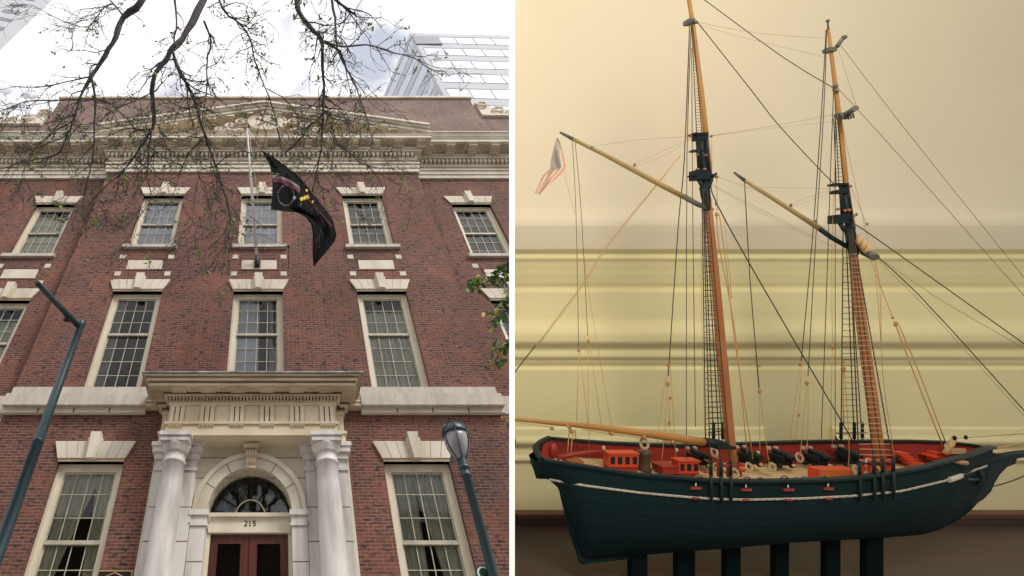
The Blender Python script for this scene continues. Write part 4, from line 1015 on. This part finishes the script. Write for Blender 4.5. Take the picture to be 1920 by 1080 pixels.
for x, y, wd_ in ((1304, 914, 10), (1398, 917, 9.5), (1477, 917, 10), (1552, 915, 9)):
    d = hull_at(x, y)-.002; a, c = S(x-wd_, y+3, d), S(x+wd_, y-2.5, d)
    q = MB(); q.box(a[0], c[0], d-.003, d+.003, a[2], c[2], 'red'); q.box(a[0], c[0], d-.0035, d+.003, c[2], c[2]+.0015, 'hulltrim')
    e, f = S(x-6, y+21, d), S(x+6, y+18.5, d); q.box(e[0], f[0], d-.0035, d+.003, e[2], f[2], 'red')
    q.tube([S(x, y-2, d-.004), S(x+1, y-8, d-.003)], .0014, 5, 'stripe'); q.build('gun_port', 'red', hull)
for x, y in ((1310, 899), (1401, 902), (1471, 900), (1425, 903), (1493, 903), (1507, 902), (1543, 899)):
    p = S(x, y-1, D0-.098); q = MB(); q.tube([(p[0]+.008*math.cos(t), p[1], p[2]+.007*math.sin(t)) for t in [k*math.pi/6 for k in range(7)]], .0018, 5); q.build('rail_ring', 'gaffend', ship)
an = MB(); d = D0-.085; an.tube([S(1745, 898, d), S(1835, 899, d+.05)], .003, 6); an.tube([S(1835, 880, d+.05), S(1842, 895, d+.05), S(1832, 910, d+.05)], .004, 6)
an.tube([S(1795, 866, d+.03), S(1806, 888, d+.035), S(1808, 900, d+.04)], .006, 6); an.build('anchor', 'hulltrim', ship)
q = MB(); d = D0-.075; q.tube([S(1778, 900, d), S(1800, 892, d+.01)], .006, 6, 'stripe'); q.tube([S(1785, 862, d), S(1800, 867, d), S(1812, 868, d)], .005, 6, 'block'); q.tube([S(1803, 872, d+.02), S(1806, 884, d+.02)], .005, 6, 'mastred'); q.build('cathead', 'stripe', ship)

# ---- deck fittings
def dbox(x0, x1, y0, y1, d, dep): a, c = S(x0, y1, d), S(x1, y0, d); return (a[0], c[0], d, d+dep, a[2], c[2])
def house(x0, x1, y0, ym, y1, d, nw, dep=.022):
    q = MB(); q.box(*dbox(x0+1, x1-1, ym, y1, d+.003, dep), 'red')
    x_0, x_1, _, _, z_0, z_1 = dbox(x0, x1, y0, ym, d, dep)
    q.box(x_0, x_1, d, d+dep, z_0, z_1, 'redbright'); q.box(x_0-.002, x_1+.002, d-.002, d+dep+.002, z_1, z_1+.003, 'redbright')
    h = q.build('deck_house', 'redbright', ship)
    for k in range(nw):
        cx_ = lerp(x_0, x_1, (k+.5)/nw); ww = (x_1-x_0)/nw*.28
        m = MB(); m.box(cx_-ww, cx_+ww, d-.0012, d+.001, lerp(z_0, z_1, .25), lerp(z_0, z_1, .82)); m.build('window', 'hulltrim', h)
house(1142, 1197, 852, 876, 888, D0-.005, 4); house(1273, 1311, 866, 888, 896, D0-.012, 3)
q = MB(); q.box(*dbox(1243, 1273, 877, 889, D0-.01, .035), 'red'); q.box(*dbox(1241, 1275, 875, 878, D0-.012, .04), 'red'); q.build('hatch', 'red', ship)
q = MB(); q.box(*dbox(1067, 1094, 864, 873, D0-.02, .03), 'mastred'); q.build('locker', 'mastred', ship)
q = MB(); q.box(*dbox(1533, 1601, 880, 901, D0-.03, .022), 'redbright')
a = dbox(1539, 1594, 881, 897, D0-.032, .004); q.box(*a, 'orange')
for k in range(15): xx = lerp(a[0], a[1], (k+.5)/15); q.box(xx-.0006, xx+.0006, a[2]-.0006, a[2], a[4], a[5], 'mastred')
q.build('grating_hatch', 'orange', ship)
c = S(1217, 887, D0); q = MB(); q.lathe((c[0], c[1]+.015, c[2]), [(.014, 0), (.0145, .004), (.0115, .01), (.0105, .03), (.012, .034), (.0145, .037), (.0145, .044), (.011, .046)], 20); q.build('capstan', 'brownbarrel', ship)
q = MB(); q.tube([S(1045, 858, D0), S(1075, 852, D0), S(1108, 847, D0), S(1133, 846, D0)], [.006, .005, .004, .003], 8); q.build('tiller', 'red', ship)
q = MB(); cc_ = S(1038, 845, D0+.025); q.ball(cc_, .014, sc=(.8, .6, 1.3)); q.build('rudder_head', 'red', ship)
for x, y, d in ((1465, 858, 1.25), (1531, 858, 1.25), (1310, 858, 1.25), (1405, 856, 1.25), (1590, 855, 1.25)):   # guns on their carriages
    q = MB(); c = S(x, y+12, d)
    q.box(c[0]-.013, c[0]+.013, c[1]-.012, c[1]+.014, c[2], c[2]+.012, 'hulltrim')
    for sx in (-1, 1):
        q.box(c[0]+sx*.012-.004, c[0]+sx*.012+.004, c[1]-.018, c[1]+.018, c[2]+.012, c[2]+.022, 'hulltrim')
        for sy in (-1, 1): q.tube([(c[0]+sx*.012, c[1]+sy*.012, c[2]), (c[0]+sx*.018, c[1]+sy*.010, c[2])], .006, 8, 'hulltrim')
        q.box(c[0]+sx*.009-.003, c[0]+sx*.009+.003, c[1]+.02, c[1]+.026, c[2]+.028, c[2]+.034, 'stripe')
    q.tube([(c[0], c[1]-.028, c[2]+.022), (c[0], c[1]-.018, c[2]+.023), (c[0], c[1]+.018, c[2]+.026)], [.003, .0078, .0062], 10, 'hulltrim')
    q.ball((c[0], c[1]-.03, c[2]+.006), .004, 'cloth_furled')
    q.build('gun', 'hulltrim', ship)
def coil(x, y, d, r, m='linepale', tilt=.3):
    q = MB(); c = S(x, y, d)
    for k in range(3): q.tube([(c[0]+(r-.0015*k)*math.cos(t*math.pi/8), c[1]+tilt*r*math.sin(t*math.pi/8), c[2]+(r-.0015*k)*math.sin(t*math.pi/8)*1.2) for t in range(17)], .0014, 5)
    q.build('rope_coil', m, ship)
for a in ((1339, 848, 1.27, .009, 'stripe'), (1208, 832, 1.2, .010, 'linepale'), (1378, 888, 1.14, .009, 'linepale'), (1404, 876, 1.19, .008, 'linepale'), (1499, 858, 1.26, .009, 'linepale'), (1606, 882, 1.14, .008, 'linepale'), (1645, 882, 1.16, .008, 'cloth_furled'), (1780, 839, 1.2, .009, 'stripe'), (1448, 876, 1.2, .008, 'linepale'), (1630, 868, 1.2, .008, 'stripe')): coil(*a)
rs = MB()
for k in range(4): rs.box(*dbox(1690+7*k, 1706+7*k, 849+0*k+6*(3-k) if False else 850+6*(k % 4), 856+6*(k % 4), D0+.03-.004*k, .02), 'redbright')
rs.box(*dbox(1698, 1714, 851, 878, D0+.045, .01), 'red'); rs.build('forecastle_steps', 'redbright', ship)
q = MB(); q.box(*dbox(1756, 1768, 849, 866, D0+.02, .02), 'redbright'); q.box(*dbox(1752, 1772, 856, 859, D0+.015, .03), 'redbright'); q.build('bitts', 'redbright', ship)
q = MB()
for x in (1348, 1366, 1386): q.box(*dbox(x, x+5, 868, 895, D0-.05, .006), 'red')
q.box(*dbox(1344, 1396, 872, 876, D0-.052, .006), 'red'); q.ball(S(1391, 880, D0-.055), .007, 'redbright'); q.build('fife_rail', 'red', ship)
q = MB()
for x in (1615, 1632, 1650, 1668): q.box(*dbox(x, x+5, 862, 890, D0-.04, .006), 'redbright')
q.box(*dbox(1608, 1678, 869, 871, D0-.042, .006), 'hulltrim'); q.build('fore_fife_rail', 'redbright', ship)
for k in range(26):
    x, y = random.uniform(1290, 1420) if k < 13 else random.uniform(1590, 1690), random.uniform(852, 888)
    c = S(x, y, D0+.02-(y-870)*.0018); q = MB(); q.tube([c, (c[0]+random.uniform(-.012, .012), c[1], c[2]+random.uniform(-.01, .01))], random.uniform(.002, .004), 6, random.choice(('redbright', 'cloth_furled', 'hulltrim', 'stripe', 'mastred'))); q.build('belaying_pin', 'redbright', ship)
q = MB(); q.box(*dbox(1775, 1812, 842, 851, D0+.01, .004), 'cloth_furled'); q.tube([S(1772, 850, 1.2), S(1785, 833, 1.2), S(1790, 818, 1.2)], [.006, .005, .005], 7, 'cloth_furled'); q.build('bow_post', 'cloth_furled', ship)

# ---- masts and spars
def spar(name, pts, m, sides=12, d=D0, parent=None):
    q = MB(); q.tube([S(x, y, d) for x, y, w_ in pts], [w_/2/FPX*d for x, y, w_ in pts], sides); return q.build(name, m, parent or ship)
mm_ = spar('main_mast', [(1376,885,16),(1369,830,16),(1361,740,15.5),(1350,620,14.5),(1341,520,13.5),(1333,440,12.5),(1326,370,12)], 'mastred')
spar('mast_head', [(1326,395,13),(1322,345,14),(1317,300,13),(1312,250,12)], 'hulltrim', parent=mm_)
mt_ = spar('main_topmast', [(1331,332,8),(1327,290,8.5),(1323,247,8.5),(1316,180,8),(1307,110,7.5),(1298,38,7),(1292,0,6.5),(1284,-60,6)], 'spar')
fm_ = spar('fore_mast', [(1652,885,17),(1645,830,17),(1634,740,16.5),(1621,650,15.5),(1609,560,14.5),(1602,500,13.5),(1596,440,12)], 'mastred')
spar('mast_head', [(1602,478,13),(1596,440,13.5),(1589,400,12),(1580,345,11)], 'hulltrim', parent=fm_)
ft_ = spar('fore_topmast', [(1600,430,7.5),(1593,390,8),(1586,342,8),(1576,240,7.5),(1566,160,6.5),(1558,95,5.5),(1553,52,4.5)], 'spar')
def hw(name, par, items, m='hulltrim'):
    q = MB()
    for it in items:
        if it[0] == 'b': _, x0, x1, y0, y1, dep = it; a = dbox(x0, x1, y0, y1, D0-dep/2, dep); q.box(*a)
        elif it[0] == 'k': _, x, y, r = it; q.ball(S(x, y, D0-.008), r*D0/FPX)
        else: _, p_, w_ = it; q.tube([S(x, y, D0-.006) for x, y in p_], w_/2*D0/FPX, 6)
    return q.build(name, m, par)
hw('mast_cap', mm_, [('b', 1303, 1329, 248, 252, .02), ('b', 1307, 1328, 253, 262, .016), ('b', 1302, 1328, 280, 283, .016), ('b', 1307, 1333, 318, 336, .024), ('t', [(1310,336),(1318,352),(1328,352),(1334,336)], 7), ('b', 1303, 1338, 326, 329, .022), ('t', [(1308,262),(1311,318)], 6), ('t', [(1324,262),(1331,336)], 6), ('t', [(1334,334),(1343,325)], 5), ('t', [(1318,350),(1322,372)], 12)])
hw('deadeyes', mm_, [('k', 1308, 318, 3.4), ('k', 1321, 318, 3.4), ('k', 1307, 290, 2.6), ('k', 1323, 291, 2.6), ('k', 1334, 255, 2.6), ('k', 1295, 256, 2.4), ('k', 1344, 332, 3)], 'mastred')
hw('mast_cap', fm_, [('b', 1568, 1592, 343, 347, .02), ('b', 1570, 1592, 356, 362, .018), ('b', 1572, 1592, 402, 418, .024), ('b', 1572, 1600, 408, 411, .022), ('t', [(1575,418),(1583,432),(1592,432),(1597,418)], 7), ('t', [(1576,347),(1579,402)], 5), ('t', [(1588,347),(1596,402)], 5), ('t', [(1590,432),(1598,475)], 11)])
hw('deadeyes', fm_, [('k', 1571, 392, 3), ('k', 1584, 395, 3), ('k', 1592, 394, 3), ('k', 1601, 404, 3.2), ('k', 1600, 452, 3), ('k', 1594, 349, 3)], 'mastred')
hw('crosstree', mt_, [('b', 1292, 1304, 34, 42, .018), ('k', 1306, 42, 3), ('k', 1298, 38, 5)], 'gaffend')
for it in [('k', 1566, 162, 4.6), ('t', [(1561,168),(1572,172)], 4), ('t', [(1553,55),(1552,38)], 3), ('k', 1552, 39, 3.2), ('b', 1555, 1570, 88, 95, .016), ('t', [(1569,88),(1579,73)], 7), ('k', 1583, 70, 4.5)]: hw('crosstree', ft_, [it], 'gaffend')
q = MB()      # furled topsail yard seen end-on
q.tube([S(1570,217,1.2), S(1583,217,1.18), S(1594,209,1.16), S(1604,203,1.14)], [.007, .008, .005, .006], 8, 'gaffend')
for k in range(6): x = 1574+5*k; q.tube([S(x, 213-.9*max(0, k-3), 1.165), S(x+2, 224-1.4*max(0, k-3), 1.165)], .0018, 5, random.choice(('gaffend', 'block', 'linedark')))
q.build('upper_yard', 'gaffend', ship)
q = MB()      # lower yard with its furled course
q.tube([S(1600,444,1.2), S(1613,455,1.192), S(1625,467,1.185), S(1634,478,1.175)], [.006, .009, .010, .006], 10, 'cloth_furled')
q.tube([S(1632,474,1.165), S(1640,483,1.15)], [.007, .008], 10, 'gaffend')
for k in range(4): x, y = 1606+8*k, 449+7.4*k; q.tube([S(x+5, y-9, 1.185), S(x+2, y-2, 1.175), S(x-3, y+8, 1.185)], .0009, 5, 'block')
q.tube([S(1603,440,1.2), S(1606,455,1.2), S(1618,476,1.19), S(1634,484,1.17)], .0035, 6, 'linedark')
q.build('lower_yard', 'cloth_furled', ship)
bo = spar('main_boom', [(940,783,7),(965,785.5,7.5),(1050,794,9),(1120,801,11.5),(1200,811.5,14),(1280,823,15),(1322,829,15)], 'spar')
q = MB(); q.tube([S(1320,829,D0-.001), S(1346,832,D0), S(1374,838,D0)], [.0105, .010, .006], 12); q.box(*dbox(1345, 1380, 838, 843, D0-.02, .04)); q.build('boom_jaw', 'hulltrim', bo)
for it in [('t', [(1060,795),(1072,806)], 5), ('k', 1035, 803, 4), ('k', 1071, 808, 5), ('k', 1146, 813, 4.4), ('k', 1207, 820, 4), ('k', 1252, 829, 3.6), ('k', 1261, 829, 3.6)]: hw('block', bo, [it], 'block')
ga = spar('main_gaff', [(1073,260,7),(1130,288,7.5),(1190,320,9),(1240,347,9.5),(1282,369,9)], 'gaff')
spar('spar_end', [(1050,248,4),(1073,260,6.5)], 'gaffend', parent=ga); spar('spar_end', [(1281,368,9.5),(1310,384,9),(1330,392,6),(1336,393,6)], 'gaffend', parent=ga)
gf = spar('fore_gaff', [(1395,337,6),(1440,366,7),(1490,398,8),(1535,428,8)], 'gaff')
spar('spar_end', [(1376,323,3.5),(1396,338,6.2)], 'gaffend', parent=gf); spar('spar_end', [(1534,427,8.4),(1560,446,8),(1598,468,8)], 'hulltrim', parent=gf)
spar('bowsprit', [(1812,868,15),(1850,862,15),(1900,853,14),(1960,845,12)], 'hulltrim')

# ---- standing and running rigging
def ln(name, pts, wpx, m, ds=None):
    if len(pts) > 2: pts = smooth3([tuple(map(float, p)) for p in pts])
    ds = ds or [D0]*len(pts); q = MB(); q.tube([S(x, y, d) for (x, y), d in zip(pts, ds)], wpx/2*D0/FPX, 5); q.build(name, m, ship)
def shrouds(name, tops, bots, dt, db, yst, yen, gap, w_=1.7, rung=1.1, rm='linedark'):
    q = MB(); nn = len(bots)
    for a, c in zip(tops, bots): q.tube([S(*a, dt), S(*c, db)], w_/2*D0/FPX, 5, 'linedark')
    y = yst
    while y < yen:
        P = []
        for a, c in zip(tops, bots):
            t = (y-a[1])/(c[1]-a[1])
            if 0 <= t <= 1: P.append(Vector(S(*a, dt)).lerp(Vector(S(*c, db)), t))
        P = [p+Vector((0, -.0008, random.uniform(-.0006, .0006))) for p in P]
        if len(P) > 1: q.tube(P, rung/2*D0/FPX, 4, rm)
        y += gap*random.uniform(.92, 1.08)
    return q.build(name, 'linedark', ship)
NR = D0-.102
shrouds('shrouds', [(1318,345),(1321,345),(1325,345)], [(1332,893),(1352,893),(1371,893)], D0-.008, NR, 385, 820, 9.5)
shrouds('shrouds', [(1316,345),(1319,345),(1322,345)], [(1323,828),(1338,828),(1355,828)], D0+.006, D0+.09, 395, 815, 11)
shrouds('topmast_shrouds', [(1297,48),(1299,48)], [(1306,248),(1316,248)], D0-.006, D0-.01, 90, 246, 5.5, 1.3, .8)
shrouds('shrouds', [(1592,430),(1594,430),(1596,430),(1598,430)], [(1612,893),(1640,890),(1656,888),(1677,884)], D0-.009, NR, 480, 868, 9.5, 1.8, 1.1, 'linepale')
shrouds('shrouds', [(1581,430),(1586,430),(1590,430)], [(1577,828),(1602,830),(1617,830)], D0+.006, D0+.09, 480, 815, 11, 1.7, 1.1)
shrouds('topmast_shrouds', [(1563,222),(1567,222),(1571,222)], [(1568,344),(1573,344),(1582,344)], D0-.006, D0-.01, 232, 342, 7, 1.3, .8)
for x, y, x2, y2, d in ((1333,868,1333,890,NR),(1352,870,1352,892,NR),(1370,868,1370,890,NR),(1612,868,1612,890,NR),(1639,866,1639,888,NR),(1655,864,1655,886,NR),(1675,862,1675,884,NR),(1338,795,1338,820,1.28),(1355,795,1355,820,1.28),(1577,795,1577,820,1.28),(1602,795,1602,820,1.28),(1617,795,1617,820,1.28)):
    q = MB(); q.ball(S(x, y, d), .0055, sc=(.8, .5, 1)); q.ball(S(x2, y2, d), .0055, sc=(.8, .5, 1)); q.tube([S(x-1.5, y, d-.002), S(x2-1.5, y2, d-.002)], .0018, 5); q.tube([S(x+1.5, y, d-.002), S(x2+1.5, y2, d-.002)], .0018, 5)
    if d == NR: q.tube([S(x2, y2, d-.003), S(x2+1, y2+52, d-.006)], .0028, 6)
    q.build('lanyard', 'hulltrim', ship)
ln('shroud_batten', [(1328,811),(1352,808),(1362,806)], 2.2, 'hulltrim'); ln('shroud_batten', [(1568,812),(1625,811)], 2.2, 'hulltrim')
DK, TN, PA = 'linedark', 'linetan', 'linepale'
rig = [
 ('stay', [(1293,48),(1283,300),(1272,420),(1253,705)], 2.0, DK), ('stay', [(1296,48),(1288,300),(1287,880)], 1.5, DK), ('stay', [(1297,90),(1299,400),(1304,800)], 1.4, DK), ('stay', [(1296,60),(1289,250)], 1.2, PA),
 ('stay', [(1305,38),(1411,172),(1457,231),(1525,305),(1567,348)], 1.8, DK), ('stay', [(1316,-4),(1465,105),(1561,164)], 1.7, DK), ('stay', [(1333,345),(1343,380),(1420,520),(1600,828)], 2.4, DK),
 ('stay', [(1570,164),(1667,270),(1765,380),(1925,560)], 1.1, 'linebrown'), ('stay', [(1577,86),(1680,220),(1807,380),(1925,526)], 1.0, 'linebrown'), ('stay', [(1602,420),(1650,452),(1925,648)], 2.2, DK), ('stay', [(1612,455),(1720,550),(1925,775)], 2.0, DK),
 ('stay', [(1309,42),(1420,62),(1550,72)], .9, PA), ('stay', [(1309,46),(1400,72),(1550,108)], .7, PA), ('stay', [(1336,254),(1450,236),(1566,214)], 1.1, PA), ('stay', [(1336,255),(1450,240),(1566,228)], .8, PA),
 ('peak_halyard', [(1295,256),(1200,262),(1112,275)], 1, PA), ('peak_halyard', [(1295,258),(1240,285),(1190,307)], 1, PA), ('peak_halyard', [(1295,260),(1245,292),(1186,313)], .9, PA),
 ('topping_lift', [(1276,292),(1140,458),(1096,528),(1006,648)], 2.2, TN), ('topping_lift', [(1276,292),(1144,458),(1098,530),(1010,646)], 1.2, PA), ('topping_lift', [(1006,646),(985,672),(964,700)], 2.6, DK),
 ('vang', [(1073,262),(1080,400),(1085,655)], 1.2, DK), ('vang', [(1078,262),(1090,400),(1102,630)], 1.2, DK), ('vang', [(1051,262),(1062,340),(1078,400)], .8, PA),
 ('vang', [(1085,655),(1081,790)], 1.1, TN), ('vang', [(1087,655),(1103,800)], 1.1, TN), ('vang', [(1102,634),(1105,860)], 1.1, TN), ('vang', [(1104,634),(1128,800)], 1.1, TN), ('vang', [(1095,480),(1112,600),(1147,800)], .9, TN),
 ('tackle', [(1253,680),(1240,760),(1233,830)], 1.2, TN), ('tackle', [(1256,680),(1262,770),(1268,880)], 1.2, TN), ('tackle', [(1252,718),(1247,800),(1240,872)], 1.2, TN), ('tackle', [(1254,745),(1255,800)], 1.6, TN), ('tackle', [(1253,790),(1244,835)], 1.1, TN), ('tackle', [(1255,790),(1262,835)], 1.1, TN),
 ('halyard', [(1314,420),(1316,600),(1322,830)], .9, TN), ('halyard', [(1344,402),(1348,460),(1378,620),(1401,850)], 2.0, TN), ('halyard', [(1349,402),(1362,500),(1378,640),(1412,860)], 2.0, TN), ('halyard', [(1344,335),(1345,395)], 1.5, PA), ('halyard', [(1334,258),(1335,330)], 1.2, PA), ('halyard', [(1358,410),(1372,560)], 1.2, PA),
 ('stay', [(1396,340),(1406,520),(1418,665)], 1.8, DK), ('stay', [(1418,665),(1424,735)], 2.2, DK), ('tackle', [(1424,738),(1424,800),(1425,850)], 1.2, TN), ('tackle', [(1425,738),(1433,800),(1443,880)], 1.2, TN),
 ('peak_halyard', [(1345,332),(1450,372),(1600,460)], .9, PA), ('peak_halyard', [(1335,346),(1460,410),(1560,462)], 1, PA), ('peak_halyard', [(1335,348),(1420,395),(1520,445)], .8, PA), ('peak_halyard', [(1400,351),(1480,352),(1556,354)], .9, PA), ('peak_halyard', [(1560,356),(1520,368),(1483,384)], .9, PA), ('peak_halyard', [(1560,358),(1525,374),(1483,388)], .8, PA),
 ('backstay', [(1549,56),(1541,200),(1524,440),(1502,680)], 1.7, DK), ('backstay', [(1550,56),(1545,200),(1530,440),(1515,705)], 1.5, DK), ('backstay', [(1563,168),(1557,330),(1548,600),(1540,822)], 1.5, DK), ('backstay', [(1566,168),(1566,500),(1566,885)], 1.3, DK),
 ('tackle', [(1501,684),(1490,760),(1481,828)], 1.1, TN), ('tackle', [(1503,684),(1498,760),(1491,828)], 1.1, TN), ('tackle', [(1513,720),(1506,800),(1499,860)], 1.1, TN), ('tackle', [(1515,720),(1515,790),(1513,850)], 1.1, TN),
 ('halyard', [(1561,650),(1558,780),(1561,830)], 1.4, TN), ('halyard', [(1581,690),(1582,800)], 2.2, TN), ('halyard', [(1583,690),(1592,830),(1590,880)], 1.4, TN), ('halyard', [(1568,240),(1560,470),(1561,648)], 1, TN),
 ('halyard', [(1581,240),(1600,330),(1625,440),(1628,468)], .9, PA), ('halyard', [(1595,350),(1625,420)], .8, PA), ('halyard', [(1573,95),(1606,200)], .9, PA),
 ('halyard', [(1640,490),(1650,540),(1655,700),(1673,830),(1679,880)], 1.3, TN), ('halyard', [(1633,488),(1660,560),(1675,598)], 1.4, TN), ('stay', [(1640,490),(1652,640)], 1.0, TN),
 ('fore_tackle', [(1677,602),(1710,690),(1768,836)], 2.4, TN), ('fore_tackle', [(1682,602),(1720,690),(1774,832)], 2.0, TN), ('stay', [(1606,475),(1625,640),(1640,800)], 1.1, TN),
 ('jib_halyard', [(1645,480),(1760,560),(1925,655)], 1.4, PA), ('jib_halyard', [(1642,484),(1740,580),(1925,785)], 1.1, PA),
 ('head_stay', [(1788,822),(1850,818),(1925,813)], 1.2, DK), ('jib_sheet', [(1812,852),(1870,840),(1925,828)], 2.0, TN), ('jib_sheet', [(1830,856),(1880,846),(1925,836)], 1.6, TN), ('jib_sheet', [(1835,850),(1925,800)], .9, TN),
 ('bobstay', [(1853,914),(1878,908),(1905,899),(1930,888)], 2.6, DK), ('boom_lift', [(1092,805),(1140,813),(1208,822)], 1.6, TN), ('boom_lift', [(965,791),(1035,802)], 1.2, TN), ('mainsheet', [(1067,812),(1063,862)], 2.0, TN), ('mainsheet', [(1074,812),(1069,862)], 2.0, TN), ('mainsheet', [(1078,806),(1082,842)], 1.6, DK),
]
for nm, pts, w_, m in rig: ln(nm, pts, w_*.82, m)
for x, y, r, m in ((1085,656,3.4,'block'),(1103,640,3,'block'),(1252,684,3.4,'block'),(1252,720,4.6,'block'),(1257,746,3,'block'),(1255,793,3.2,'block'),(1424,685,3.2,'block'),(1424,733,4.2,'block'),(1500,682,4.2,'block'),(1513,718,4.2,'block'),(1498,778,3,'block'),(1561,650,4.2,'block'),(1581,692,5,'block'),(1581,678,3,'block'),(1679,608,4.2,'block'),(1674,596,2.6,'block'),(1606,402,2.8,'gaffend'),(1626,420,3,'block'),(1190,309,3.4,'block'),(1344,402,4,'gaff'),(1343,382,3,'gaffend'),(1483,385,3.2,'gaffend'),(1530,414,2.6,'gaffend'),(1790,821,4,'hulltrim'),(1811,820,4,'hulltrim'),(1006,647,3,'block'),(1513,838,3.6,'block'),(1132,840,4,'stripe'),(1269,844,3.4,'stripe'),(1110,276,2.4,'gaffend')):
    q = MB(); q.ball(S(x, y, D0-.004), r*D0/FPX, sc=(.8, .6, 1.15)); q.build('block', m, ship)

# ---- ensign on the gaff
en_ = MB(); U_ = [(1046,258),(1052,275),(1058,297),(1061,312),(1052,326),(1040,337),(1028,347),(1012,364)]; L_ = [(1044,258),(1038,278),(1033,300),(1031,318),(1018,328),(1012,342),(1006,354),(1002,364)]
nu, nv = 28, 14
for i in range(nu+1):
    a, c = crv(U_, i/nu), crv(L_, i/nu)
    for j in range(nv+1):
        v = j/nv; en_.v.append(S(lerp(a[0], c[0], v), lerp(a[1], c[1], v), D0+.006*math.sin(v*7+i*.3)))
for i in range(nu):
    for j in range(nv):
        m = 'flag_faded_blue' if i < 13 and j > 3 else (('flag_faded_red', 'flag_faded_white')[(j//2) % 2] if i > 12 or j < 4 else 'flag_faded_white')
        if i < 5: m = 'flag_faded_blue' if (i+j) % 3 else 'flag_faded_white'
        o = i*(nv+1)+j; en_.face((o, o+1, o+nv+2, o+nv+1), m, True)
en_.build('ensign', None, ship)
# ---- cradle
cr = empty('display_cradle', (1.1, D0, SZ), True); tag(cr, 'dark cradle of short legs holding the model ship above the shelf', 'stand')
for x0, x1 in ((1180,1210),(1266,1299),(1357,1384),(1449,1474),(1544,1570),(1618,1650)):
    q = MB(); yk = interp(botT, (x0+x1)/2); a, c = S(x0, yk-6, D0), S(x1, yk-6, D0); w0 = (a[0]+c[0])/2; hw_ = (c[0]-a[0])/2
    q.box(w0-hw_, w0+hw_, D0-.007, D0+.007, SZ+.001, c[2]); q.build('leg', 'cradle', cr)
